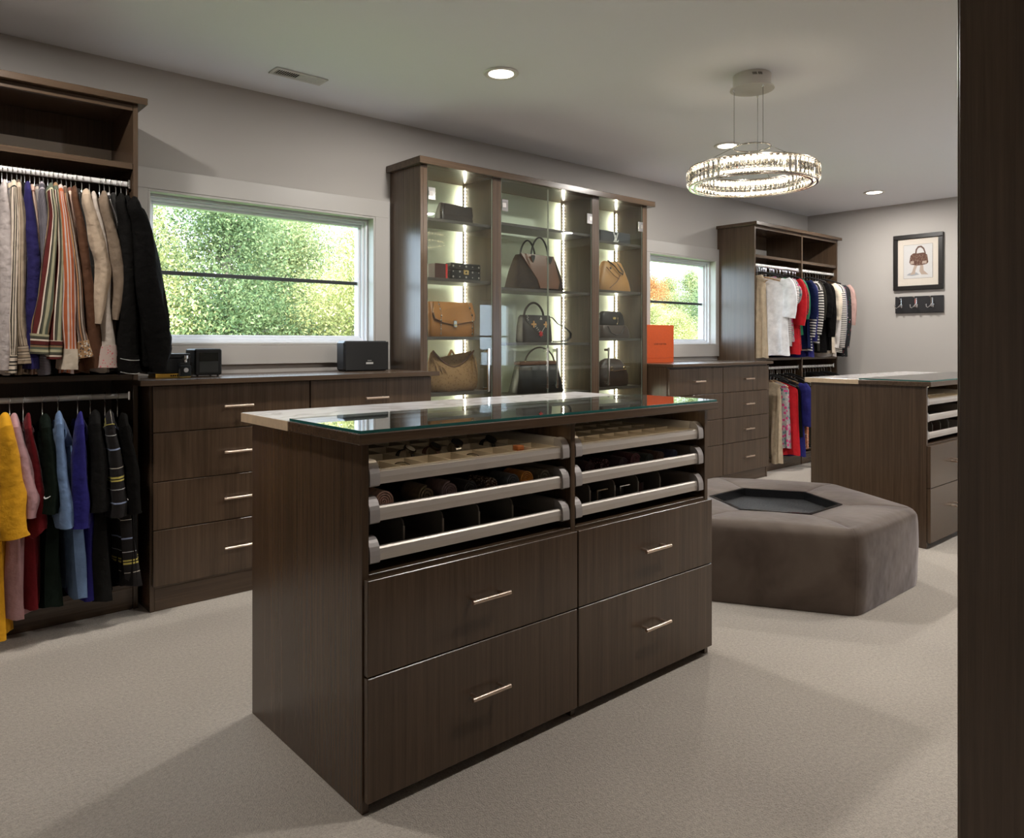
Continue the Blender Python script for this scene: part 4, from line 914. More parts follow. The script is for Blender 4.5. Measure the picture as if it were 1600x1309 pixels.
def tray_things():
    ST = P('steel_watch', (.7, .68, .64), .25, metal=1); DI = P('dial_cream', (.55, .5, .42), .4); DB = P('dial_black', (.03, .028, .026), .3); BR = P('strap_brown', (.12, .05, .03), .5); BK = P('strap_black', (.012, .012, .012), .5)
    for key in ('near', 'far'):
        T = ISL_TRAYS[key]
        where = 'near island' if key == 'near' else 'far island'
        if key == 'near':
            a, b, y0, y1, z, zt = T[0]
            def cell(i, j): return a + (b - a)*(i + .5)/8, y0 + (y1 - y0)*(j + .5)/5
            x, y = cell(2, 1); watch(x, y, z, .5, BK, ST, DI, 'steel watch with a pale dial, left of the watches on the tray')
            x, y = cell(3, 1); watch(x + .01, y, z, .35, BR, P('bronze_case', (.28, .22, .16), .3, metal=1), DB, 'bronze watch with a black dial and brown strap')
            x, y = cell(4, 1); watch(x + .03, y + .02, z, -.1, ST, ST, DB, 'all steel watch with a dark dial in the jewellery tray')
            x, y = cell(6, 1); watch(x, y + .02, z, .2, BK, BK, DB, 'plain black watch in the jewellery tray')
            for (i, j), l, m, R_ in (((1, 0), 'silver bracelet lying in the front of the jewellery tray', ST, .024), ((0, 0), 'small silver ring in the front left cell', ST, .013), ((4, 0), 'thin silver chain ring beside the bronze watch', ST, .022)):
                x, y = cell(i, j); tag(MB().tube([(x + R_*math.cos(t), y + R_*.8*math.sin(t), z + .012 + .010*math.sin(t)) for t in np.linspace(0, 2*math.pi, 24, endpoint=False)], .0028, 6, closed=True).build('bracelet', m, None, origin=(x, y, z), smooth=60), l, 'bracelet', 'bracelets in the jewellery tray')
            x, y = cell(6, 0); r = empty('ring_box', (x + .01, y, z), 'tiny orange ring box in the jewellery tray', 'ring box'); B('base', P('orange_leather', (.50, .16, .05), .5), r, x, x + .026, y - .012, y + .012, z, z + .020, c=.002); B('lid', MATS['orange_leather'], r, x, x + .026, y - .012, y + .012, z + .0205, z + .034, c=.002)
            a, b, y0, y1, z, zt = T[3]
            x, y = a + .10, y0 + .30
            r = empty('brooch', (x, y, z), 'small dark jewelled brooch in the right jewellery tray', 'brooch')
            for i in range(7):
                t = 2*math.pi*i/6; c = (x, y, z + .026) if i == 6 else (x + .016*math.cos(t), y + .016*math.sin(t), z + .022)
                MB().lathe([(.001, -.02 if i == 6 else -.006), (.008, -.002), (.007, .004), (.001, .008)], c, 8).build('stone', BK if i % 2 else ST, r, smooth=60)
            # rolled ties
            a, b, y0, y1, z, zt = T[1]
            tie = [(.045, .0305, (.30, .19, .16), 'dusty pink rolled necktie, leftmost in the middle tray', 4.6), (.205, .028, (.075, .055, .032), 'olive brown rolled necktie in the middle tray', 3.0), (.280, .029, (.11, .075, .075), 'mauve rolled necktie third from the left in the tray', 4.0), (.362, .026, (.012, .010, .010), 'black rolled necktie in the middle tray', 3.6),
                   (.430, .0265, None, 'speckled brown and white rolled necktie', 3.6), (.500, .0265, (.045, .05, .058), 'slate grey rolled necktie beside the orange one', 3.4), (.553, .0270, (.48, .13, .025), 'bright orange rolled necktie', 4.4), (.618, .0270, (.085, .08, .06), 'grey green rolled necktie, rightmost in the middle tray', 2.8)]
            xs_ = [600, 667, 703, 735, 767, 801, 823, 851]
            for (dx, R_, c, l, tn), px in zip(tie, xs_):
                m = spots('tie_speckle', (.09, .05, .03), [(.5, .42, .35)], 160, .4) if c is None else P('tie_' + l[:9].replace(' ', '_'), tuple(min(.85, 2.9*q_) for q_ in c), .75, sheen=.3, noise=.2, nscale=90)
                x = pX(px, y0 + .014); roll('rolled_necktie', min(x, b - R_ - .002), y0 + .014, z + .0005, R_, .085, m, l, turns=tn)
            a, b, y0, y1, z, zt = T[4]
            for px, R_, c, l in ((922, .025, (.02, .008, .01), 'near black rolled necktie, leftmost in the right tray'), (945, .026, None, 'burgundy dotted rolled necktie in the right tray'), (974, .024, (.035, .022, .03), 'dark plum rolled necktie in the right tray'), (993, .028, (.06, .022, .028), 'maroon rolled necktie, largest in the right tray'), (1015, .023, (.02, .026, .026), 'dark teal rolled necktie in the right tray'), (1032, .024, (.06, .035, .03), 'dark brown rolled necktie in the right tray'), (1053, .0235, (.03, .035, .075), 'navy rolled necktie, rightmost in the right tray')):
                m = spots('tie_dots', (.045, .012, .016), [(.35, .2, .22)], 140, .38) if c is None else P('tie_' + l[:12].replace(' ', '_'), tuple(3.0*q_ for q_ in c), .75, sheen=.3, noise=.2, nscale=90)
                roll('rolled_necktie', pX(px, y0 + .02), y0 + .02, z + .0005, R_, .085, m, l)
            a, b, y0, y1, z, zt = T[5]
            w_ = (b - a)/5
            belt(a + w_*.42, y0 + .10, z, .040, P('belt_tan', (.26, .12, .05), .5), M_NICKEL, 'tan coiled leather belt in the right divided tray', False, .038)
            belt(a + w_*1.42, y0 + .095, z, .036, BK, P('belt_buckle_brass', (.45, .36, .26), .3, metal=1), 'black coiled belt with brass frame buckle')
            belt(a + w_*2.36, y0 + .095, z, .036, P('belt_grey', (.03, .03, .03), .5), M_CHROME, 'charcoal coiled belt with chrome frame buckle')
            belt(a + w_*3.3, y0 + .10, z, .036, P('belt_oxblood', (.055, .014, .012), .45), M_CHROME, 'oxblood coiled belt in the right divided tray', False, .034)
            for i, s in enumerate((0, 1)): MB().cyl((a + w_*3.48 + .016*s, y0 + .056, z + .012), (a + w_*3.48 + .016*s, y0 + .056, z + .036), .006, 10)
        else:
            a, b, y0, y1, z, zt = T[2]; w_ = (b - a)/5
            belt(a + w_*1.4, y0 + .10, z, .034, BK, M_CHROME, 'black coiled belt in the far island tray', False, .04)
            belt(a + w_*2.4, y0 + .10, z, .034, P('belt_red', (.30, .04, .025), .5), M_CHROME, 'reddish coiled belt in the far island tray', False, .045)
tray_things()
# ------------------------------------------------------------------ hangers and clothes
H_BLACK = P('hanger_black', (.010, .010, .010), .6); H_WOOD = P('hanger_wood', (.50, .33, .18), .45, noise=.15, nscale=40); H_WHITE = P('hanger_white', (.6, .58, .55), .5)
def hanger(x, y, z, yaw, m, label, group, half=.19, rod_z=None, drop=.055):
    """z: height of the neck; the arms run across the rod"""
    r = empty('hanger', (x, y, z), label, 'hanger', group)
    A = Vector((-math.sin(yaw), math.cos(yaw), 0)); o = Vector((x, y, z)); rz = rod_z
    pts = [o + Vector((0, 0, -.004)), o + Vector((0, 0, rz - z - .022))]
    pts += [Vector((x, y, rz)) + A*(.0165*math.cos(t)) + Vector((0, 0, .0185*math.sin(t))) for t in np.radians([-60, -20, 20, 60, 90, 120, 160, 190, 215])]
    MB().tube(pts, .0017, 6).build('hook', M_CHROME, r, smooth=60)
    arm = [o + A*(s*half) + Vector((0, 0, -drop*abs(s)**1.35 - .004)) for s in np.linspace(-1, 1, 13)]
    MB().tube(arm, [.0055 + .0045*abs(s) for s in np.linspace(-1, 1, 13)], 8, ry=.007).build('shoulder_bar', m, r, smooth=60)
    return r

def garment(name, label, cat, group, x, mat_, z, hem, Y=3.475, yaw=0.0, half=.20, thick=.013, sleeve='long', path=None, Ys=3.245, cuff=None, seed=0, drift=0.0,
            hmat=None, rod_z=1.803, ext=None, flare=1.06, collar=True, hlabel=None, emblem=None, hang_drop=.055, body_b=0.0):
    """a garment hung across the rod: collar, body, two sleeves (near one from a measured path), cuffs"""
    rg = random.Random(seed*17 + 3); r = empty(name, (x, Y, hem), label, cat, group)
    A = Vector((-math.sin(yaw), math.cos(yaw), 0)); Bv = Vector((math.cos(yaw), math.sin(yaw), 0)); O = Vector((x, Y, 0))
    L = z - hem; ph = rg.uniform(0, 6)
    def bp(a, b, zz): return O + A*a + Bv*(b + drift*max(0, (z - zz))/max(L, .01)) + Vector((0, 0, zz))
    # body
    rows = [(-.002, .034, 1.0), (-.014, .075, 1.0), (-.027, .120, 1.0), (-.045, half*.86, 1.0), (-.065, half*1.0, 1.1), (-.11, half*1.03, 1.4)]
    m_ = 9
    for i in range(1, m_ + 1):
        t = i/m_; rows.append((-.11 - (L - .11)*t, half*(1.03 + (flare - 1.03)*t), 1.5 + .9*t))
    rings = []; uvs = []; n = 40
    for j, (dz, w, tk) in enumerate(rows):
        ring = []; uvr = []; amp = .55*max(0, (j - 5))/m_
        for k in range(n + 1):
            t = 2*math.pi*k/n; a, b = sup(t, .8); bb = thick*tk*b*(1 + .15*math.sin(3*t + ph)) + thick*(amp + .25*(j > 4))*(.9*math.sin(7*t + ph + .25*j) + .5*math.sin(13*t + 2*ph - .2*j))
            aa = w*a; dzz = dz + (.010*math.sin(5*t + ph)*amp if j == len(rows) - 1 else 0)
            if k < n: ring.append(bp(aa, bb, z + dzz))
            uvr.append((aa + (.5 if b < 0 else 0), dz))
        rings.append(ring[::-1]); uvs.append(uvr[::-1])
    MB().loft(rings, uv=uvs).build('body', mat_, r, smooth=70)
    if collar:
        q = MB(); rr = []
        for zz, w, tk in ((-.018, .070, .030), (.004, .056, .026), (.020, .052, .024), (.014, .060, .030), (-.006, .070, .036)):
            rr.append([bp(w*math.cos(t), tk*.6*math.sin(t), z + zz) for t in np.linspace(0, 2*math.pi, 20, endpoint=False)][::-1])
        q.loft(rr, cap=False); q.build('collar', mat_, r, smooth=60)
    if sleeve != 'none':
        for side in (-1, 1):
            pts = []; hw = []; dep = []
            capz = z - .050
            if side < 0 and path:
                pp = [(atY(px_, py_, Ys), h_) for px_, py_, h_ in path]
                s0 = bp(-half*.80, 0, capz + .004); pts = [s0, s0.lerp(pp[0][0], .55) + Vector((0, 0, .012))] + [q_[0] for q_ in pp]
                hw = [thick*1.1, thick*1.15] + [q_[1] * (q_[0].x*FX + q_[0].y*FY) / FPX for q_ in pp]
            else:
                e = (.60 if sleeve == 'long' else .24); e = ext or e; dx = rg.uniform(-.02, .02)
                pts = [bp(side*half*.80, 0, capz + .004), bp(side*(half*.98), 0, capz - .006), bp(side*(half + .022), dx*.1, capz - .05), bp(side*(half + .035), dx*.3, capz - .45*e), bp(side*(half + .030), dx*.7, capz - .75*e), bp(side*(half + .020), dx, capz - e)]
                hw = [thick*1.0, thick*1.2, thick*1.4, thick*1.9, thick*1.9, thick*1.7]
            # resample smoothly (Catmull-Rom)
            P_ = []; Wd = []; cut = 0
            for i in range(len(pts) - 1):
                p0, p1, p2, p3 = pts[max(i-1, 0)], pts[i], pts[i+1], pts[min(i+2, len(pts)-1)]
                for q_ in range(4):
                    t = q_/4; P_.append(.5*((2*p1) + (p2 - p0)*t + (2*p0 - 5*p1 + 4*p2 - p3)*t*t + (3*p1 - p0 - 3*p2 + p3)*t**3)); Wd.append(hw[i] + (hw[i+1] - hw[i])*t)
                if i == 1: cut = len(P_)
            P_.append(pts[-1]); Wd.append(hw[-1]); n = 22; rings = []; acc = 0; lens = []
            for i, c in enumerate(P_):
                T_ = (P_[min(i+1, len(P_)-1)] - P_[max(i-1, 0)]).normalized(); Sd = Bv - T_*Bv.dot(T_); Sd.normalize(); Nn = T_.cross(Sd)
                f = i/(len(P_) - 1); d_ = (.036 if f < .2 else .046 if sleeve == 'long' else .060)*(1 - .25*f if sleeve == 'long' else 1.0)
                if i: acc += (c - P_[i-1]).length
                lens.append(acc); ring = []
                for k in range(n):
                    t = 2*math.pi*k/n; fold = 1 + .15*math.sin(4*t + ph + 3*f)*min(1, f*3) + .09*math.sin(9*t + 5*f + ph)*f + .11*math.sin(2*t + 21*f + 2*ph)*min(1, f*2.5) + .06*math.sin(5*t - 34*f + ph)
                    ring.append(c + Sd*(Wd[i]*math.cos(t)*fold) + Nn*(d_*math.sin(t)))
                rings.append(ring)
            def uvrow(i, swap):
                per = 2*math.pi*((Wd[i] + .045)/2)
                per = .20
                return [((lens[i], per*k/n) if swap else (per*k/n, lens[i])) for k in range(n + 1)]
            q = MB(); c0 = cut
            q.loft(rings[:c0 + 1], cap=False, uv=[uvrow(i, True) for i in range(c0 + 1)]); q.build('shoulder_yoke', mat_, r, smooth=70)
            last = len(P_) - 1; cz = last
            if cuff is not None and side < 0 and sleeve == 'long':
                cz = last - 4
            q = MB(); q.loft(rings[c0:cz + 1], uv=[uvrow(i, False) for i in range(c0, cz + 1)]); q.build('sleeve', mat_, r, smooth=70)
            if cz != last:
                q = MB(); rr = []
                for i in range(cz, last + 1):
                    ctr = P_[i]; rr.append([ctr + (p - ctr)*1.10 for p in rings[i]])
                q.loft(rr, uv=[uvrow(i, True) for i in range(cz, last + 1)]); q.build('cuff', cuff, r, smooth=70)
    if emblem: emblem(r)
    if hmat is not None:
        hanger(x, Y, z + .014, yaw, hmat, hlabel or ('hanger carrying the ' + ' '.join(label.split()[:9])), 'hangers of the ' + group, half=half*.93, rod_z=rod_z, drop=hang_drop)
    return r

def st(name, *cw): return stripes(name, [(c, w) for c, w in cw])
CRM = (.62, .52, .42); WHT = (.60, .55, .52); BLKc = (.010, .008, .008); MAR = (.085, .012, .010); OLV = (.065, .062, .042); SGE = (.085, .10, .07); TANc = (.24, .14, .07)
m_multi = st('multi_stripe', (CRM, .006), (MAR, .014), (BLKc, .003), (TANc, .006), (SGE, .008), ((.36, .33, .21), .010), (OLV, .008), (BLKc, .003))
m_orange = st('orange_stripe', ((.34, .085, .03), .010), ((.52, .42, .38), .005), ((.42, .12, .04), .008), ((.45, .36, .33), .007))
m_bw = st('cream_black_stripe', (CRM, .012), (BLKc, .006), ((.50, .42, .32), .007), (BLKc, .005))
m_tan = st('tan_stripe', ((.34, .26, .18), .009), ((.10, .07, .05), .004), ((.45, .36, .27), .006), ((.16, .12, .09), .003))
m_bl = st('pale_blue_stripe', ((.45, .42, .40), .009), ((.10, .11, .20), .003), ((.48, .40, .28), .006), ((.12, .11, .13), .003))
m_pink = st('pink_tan_stripe', ((.45, .30, .24), .008), ((.15, .06, .04), .004), ((.50, .40, .32), .005))
m_grey = st('grey_stripe', ((.20, .18, .17), .008), ((.06, .05, .05), .004), ((.40, .34, .28), .003))
m_fine = st('blue_grey_pinstripe', ((.055, .05, .06), .004), ((.26, .23, .25), .0018))
m_brst = st('brown_grey_stripe', ((.13, .09, .075), .012), ((.40, .34, .28), .004), ((.10, .06, .04), .009), ((.45, .22, .09), .006))
m_pin = st('charcoal_pinstripe', ((.010, .009, .008), .010), ((.05, .045, .042), .0014))
m_bwf = st('black_white_fine', ((.02, .018, .018), .004), ((.45, .42, .40), .003))
m_ink = cloth('indigo', (.016, .012, .075)); m_lil = cloth('grey_lilac', (.42, .365, .345)); m_brown = cloth('brown', (.085, .036, .017)); m_beige = cloth('beige', (.40, .305, .22)); m_lgrey = cloth('light_grey', (.42, .36, .31)); m_taupe = cloth('taupe', (.17, .125, .088)); m_blk = cloth('black', (.0035, .0032, .003)); m_blk2 = cloth('soft_black', (.0055, .005, .0045)); m_char = cloth('charcoal', (.009, .0085, .008)); m_white = cloth('white', (.62, .58, .56)); m_cream = cloth('cream', (.58, .50, .40))
cuff_multi = MATS['multi_stripe']; cuff_cream = cloth('cuff_cream', (.50, .42, .33)); cuff_or = spots('cuff_paisley', (.30, .17, .08), [(.5, .45, .38), (.05, .04, .04)], 110, .4); cuff_pk = spots('cuff_pink', (.42, .32, .28), [(.45, .10, .12), (.42, .32, .28)], 130, .35)

GL = 'long-sleeved clothes on the upper left rail'
def upper_left():
    # hook photo x, material, label, sleeve path (photo x, y, half width) at the room-side edge, cuff, extra
    rows = [
     (3, m_lil, 'pale grey lilac shirt at the left end of the upper rail', [(6, 300, 5), (8, 340, 8), (10, 420, 11), (9, 500, 12), (5, 578, 9)], None, {}),
     (10.8, m_bl, 'pale shirt with fine blue stripes beside the grey lilac one', [(14, 302, 4.5), (17, 345, 6), (19, 420, 6), (20, 500, 7), (18, 560, 7)], None, dict(Ys=3.275)),
     (18.4, m_bw, 'cream shirt with bold black stripes on the upper rail', [(20.5, 300, 5), (22, 340, 7), (20, 420, 8), (18, 500, 9), (17.5, 555, 6), (17, 583, 6.5)], m_bw, {}),
     (26.2, m_tan, 'beige and tan striped shirt on the upper rail', [(28, 300, 4.5), (31, 345, 7.5), (31, 430, 8), (30, 500, 7), (36, 540, 9), (38, 568, 11)], m_tan, dict(Ys=3.25)),
     (33, m_char, 'charcoal shirt just left of the indigo one', [(35.5, 302, 4), (38, 350, 6), (39, 430, 7), (38, 520, 7), (37, 570, 7)], None, dict(Ys=3.28)),
     (38.5, m_ink, 'plain indigo blue shirt on the upper rail', [(42, 302, 5), (47, 345, 9), (51, 410, 10), (50, 500, 10), (48, 576, 10)], None, dict(Ys=3.255)),
     (46.7, m_pink, 'pink and tan striped shirt right of the indigo one', [(49.5, 304, 4), (55, 345, 6), (60, 420, 6), (60, 500, 6), (60, 560, 6)], None, dict(Ys=3.285)),
     (53.9, m_grey, 'grey striped shirt with pale lines on the upper rail', [(56, 304, 4), (61, 345, 5), (63, 420, 6), (64, 500, 6), (65, 560, 6)], None, dict(Ys=3.285)),
     (61.8, m_fine, 'blue grey shirt with fine pinstripes', [(64, 302, 5.5), (69, 345, 8), (70, 420, 8), (68, 500, 8), (67, 556, 8), (70, 585, 7)], m_fine, dict(Ys=3.26)),
     (67.6, m_blk2, 'soft black shirt right of the fine pinstriped one', [(70, 304, 4), (74, 350, 5), (76, 430, 6), (77, 520, 6), (78, 570, 6)], None, dict(Ys=3.29)),
     (74.7, m_multi, 'maroon, sage and cream striped shirt, left of its pair', [(78, 305, 5.5), (82, 340, 7), (77, 410, 10), (68, 480, 13), (62, 522, 13), (59.5, 553, 12.5)], cuff_multi, dict(Ys=3.235)),
     (81.6, m_multi, 'maroon, sage and cream striped shirt, right of its pair', [(85.5, 304, 5.5), (91, 345, 7), (92, 410, 9), (88, 480, 12), (85, 532, 12), (83.5, 561, 11.5)], cuff_multi, dict(Ys=3.245)),
     (89.4, m_orange, 'orange and white striped shirt with cream cuffs', [(93, 307, 5.5), (99, 345, 8), (104, 410, 10), (106, 480, 11), (107, 545, 10), (106, 577, 11)], cuff_cream, dict(Ys=3.24)),
     (96, m_brst, 'brown and grey striped shirt with paisley cuffs', [(100, 309, 4.5), (108, 350, 6), (119, 430, 7), (123, 500, 8), (128, 532, 9), (133, 558, 13)], cuff_or, dict(Ys=3.25)),
     (103.5, m_pink, 'pink and tan striped shirt between the orange and brown ones', [(107, 309, 4.5), (112, 345, 6), (117, 410, 6), (118, 480, 6), (120, 550, 6)], None, dict(Ys=3.28)),
     (111, m_brown, 'plain brown shirt on the upper rail', [(115, 308, 5), (122, 345, 7), (134, 430, 10), (142, 500, 12), (148, 575, 13)], None, dict(Ys=3.262)),
     (117.9, m_pin, 'charcoal pinstripe shirt right of the plain brown one', [(122, 312, 4.5), (132, 350, 8), (141, 420, 9), (148, 490, 8), (152, 560, 8)], None, dict(Ys=3.272)),
     (127.9, m_beige, 'beige shirt with a bent sleeve on the upper rail', [(134, 313, 7), (141, 340, 9), (153, 385, 11), (160, 420, 11), (157, 462, 9), (152, 506, 5)], None, dict(Ys=3.235)),
     (139.7, m_lgrey, 'light grey shirt with a pink patterned cuff', [(145, 318, 6), (154, 350, 8), (162, 410, 9), (164, 480, 9), (169, 540, 11), (169, 574, 17)], cuff_pk, dict(Ys=3.252)),
     (155.5, m_taupe, 'taupe shirt with a bent sleeve near the rail end', [(161, 316, 7), (168, 345, 9), (180, 395, 11), (186, 435, 10), (183, 470, 8), (179, 500, 4)], None, dict(Ys=3.24)),
     (162.7, m_bwf, 'black and white pinstripe shirt behind the taupe one', [(168, 318, 4), (178, 345, 5), (186, 390, 6), (190, 460, 7), (190, 540, 7)], None, dict(Ys=3.275)),
     (171, m_pin, 'charcoal pinstripe shirt among the black jackets', [(176, 318, 5), (188, 355, 8), (192, 420, 9), (194, 500, 9), (195, 560, 9)], None, dict(Ys=3.268)),
     (181, m_blk2, 'black denim jacket with white stitched cuffs', [(188, 320, 7), (196, 355, 11), (199, 430, 14), (199, 500, 15), (200, 555, 15), (203, 583, 17)], m_blk2, dict(Ys=3.235, thick=.016)),
     (189, m_blk, 'plain black jacket second from the right end', [(198, 324, 8), (208, 360, 12), (215, 430, 15), (222, 500, 16), (228, 572, 14)], None, dict(Ys=3.25, thick=.016)),
     (197.6, m_blk, 'large black jacket at the right end, in front of the window', [(209, 326, 10), (220, 350, 14), (232, 430, 18), (243, 510, 22), (248, 545, 18), (246, 582, 12)], None, dict(Ys=3.205, thick=.018, half=.215)),
    ]
    for i, (hx, m, lab, path, cf, kw) in enumerate(rows):
        k = dict(kw); x = pX(hx, 3.475)
        def emb(r, lab=lab):
            if 'stitched' in lab:
                sm = P('white_thread', (.45, .43, .40), .7)
                for yy_ in (560, 581):
                    MB().tube([atY(188 + 30*t/8, yy_ + 3*math.sin(t/8*2.2), 3.180 + .012*abs(t/8 - .5)) for t in range(9)], .0009, 5).build('stitching', sm, r)
            if 'right end, in front' in lab:
                MB().tube([atY(259, 556, 3.20), atY(256, 570, 3.20), atY(253, 578, 3.20)], .001, 5).build('stitching', P('white_thread', (.45, .43, .40), .7), r)
        kind = 'jacket' if 'jacket' in lab else 'shirt'
        garment('hanging_' + kind, lab, kind, GL, x, m, 1.698, 1.015 + .02*((i*7) % 3), thick=k.pop('thick', .0115), path=path, cuff=cf, seed=i, hmat=H_BLACK, drift=(i - 12)*.0012, emblem=emb, collar=True, **k)
upper_left()

GP = 'polos and tees on the lower left rail'
def swoosh(cx_, cy_, w_, Y, m, flip=1):
    def f(r):
        c = atY(cx_, cy_, Y); s = w_ * (c.x*FX + c.y*FY) / FPX
        pts = [(-.5, -.02), (-.42, -.17), (-.30, -.22), (-.12, -.17), (.5, .22), (-.10, -.04), (-.28, -.08), (-.36, .0), (-.40, .12)]
        MB().prism([(c.x + a*s*flip, c.z + b*s) for a, b in pts], 'y', Y - .0015, Y).build('logo', m, r)
    return f
def lower_left():
    LG = P('logo_white', (.75, .75, .75), .5); LV_ = P('logo_violet', (.08, .05, .2), .5)
    bk = stripes('black_yellow_tee', [(BLKc, .05), ((.55, .5, .42), .003), (BLKc, .032), ((.50, .42, .10), .008), (BLKc, .005), ((.50, .42, .10), .006), (BLKc, .03), ((.5, .5, .5), .003), (BLKc, .05), ((.25, .30, .45), .006), (BLKc, .02)], axis='v')
    rows = [
     (-9, cloth('yellow', (.62, .30, .012)), 'bright yellow polo at the left end of the lower rail', [(8, 672, 10), (14, 720, 17), (17, 770, 20), (18, 815, 21), (20, 838, 20)], .050, dict(Ys=3.225, thick=.022, drift=-.02, body_hint=0)),
     (15, cloth('pink', (.42, .24, .25)), 'dusty pink polo beside the yellow one', [(22, 672, 8), (31, 715, 13), (40, 755, 15), (45, 780, 15), (44, 806, 10)], .115, dict(Ys=3.25, thick=.018, emblem=swoosh(51, 782, 11, 3.21, LV_))),
     (36, cloth('red', (.12, .004, .007)), 'dark red polo on the lower rail', [(43, 670, 5), (52, 720, 8), (58, 770, 11), (57, 820, 14), (60, 828, 14)], .14, dict(Ys=3.275, thick=.014)),
     (66, cloth('forest', (.006, .010, .007)), 'dark green polo with a white tick logo', [(70, 672, 8), (76, 720, 10), (79, 765, 12), (76, 800, 13)], .13, dict(Ys=3.245, thick=.018, emblem=swoosh(76, 776, 14, 3.19, LG))),
     (90.4, cloth('sky_blue', (.13, .20, .34)), 'light blue polo on the lower rail', [(91, 668, 6), (91, 710, 8), (96, 760, 10), (100, 805, 12), (102, 822, 12)], .14, dict(Ys=3.245, thick=.016, drift=.05)),
     (121, cloth('royal_blue', (.016, .013, .13)), 'royal blue polo on the lower rail', [(124, 668, 6), (124, 710, 9), (125, 770, 13), (125, 822, 14)], .13, dict(Ys=3.25, thick=.015)),
     (141, m_char, 'plain charcoal polo right of the royal blue one', [(147, 665, 8), (151, 715, 12), (152, 765, 14), (152, 797, 15)], .115, dict(Ys=3.25, thick=.02)),
     (164, bk, 'black tee with thin yellow and white stripes', [(170, 665, 6), (177, 715, 10), (181, 765, 12), (181, 805, 13)], .15, dict(Ys=3.25, thick=.018, drift=.06)),
     (183.5, m_blk2, 'soft black tee with a small white tick, at the right end', [(192, 668, 6), (201, 715, 10), (205, 765, 11), (206, 800, 11)], .16, dict(Ys=3.255, thick=.016, emblem=swoosh(203, 779, 8, 3.21, LG))),
    ]
    for i, (hx, m, lab, path, hem, kw) in enumerate(rows):
        k = dict(kw); k.pop('body_hint', None)
        garment('hanging_polo', lab, 'polo shirt' if 'polo' in lab else 'tee shirt', GP, pX(hx, 3.475), m, .795, hem, path=path, sleeve='short', seed=40 + i, hmat=H_BLACK, rod_z=.904, half=.205, **k)
lower_left()

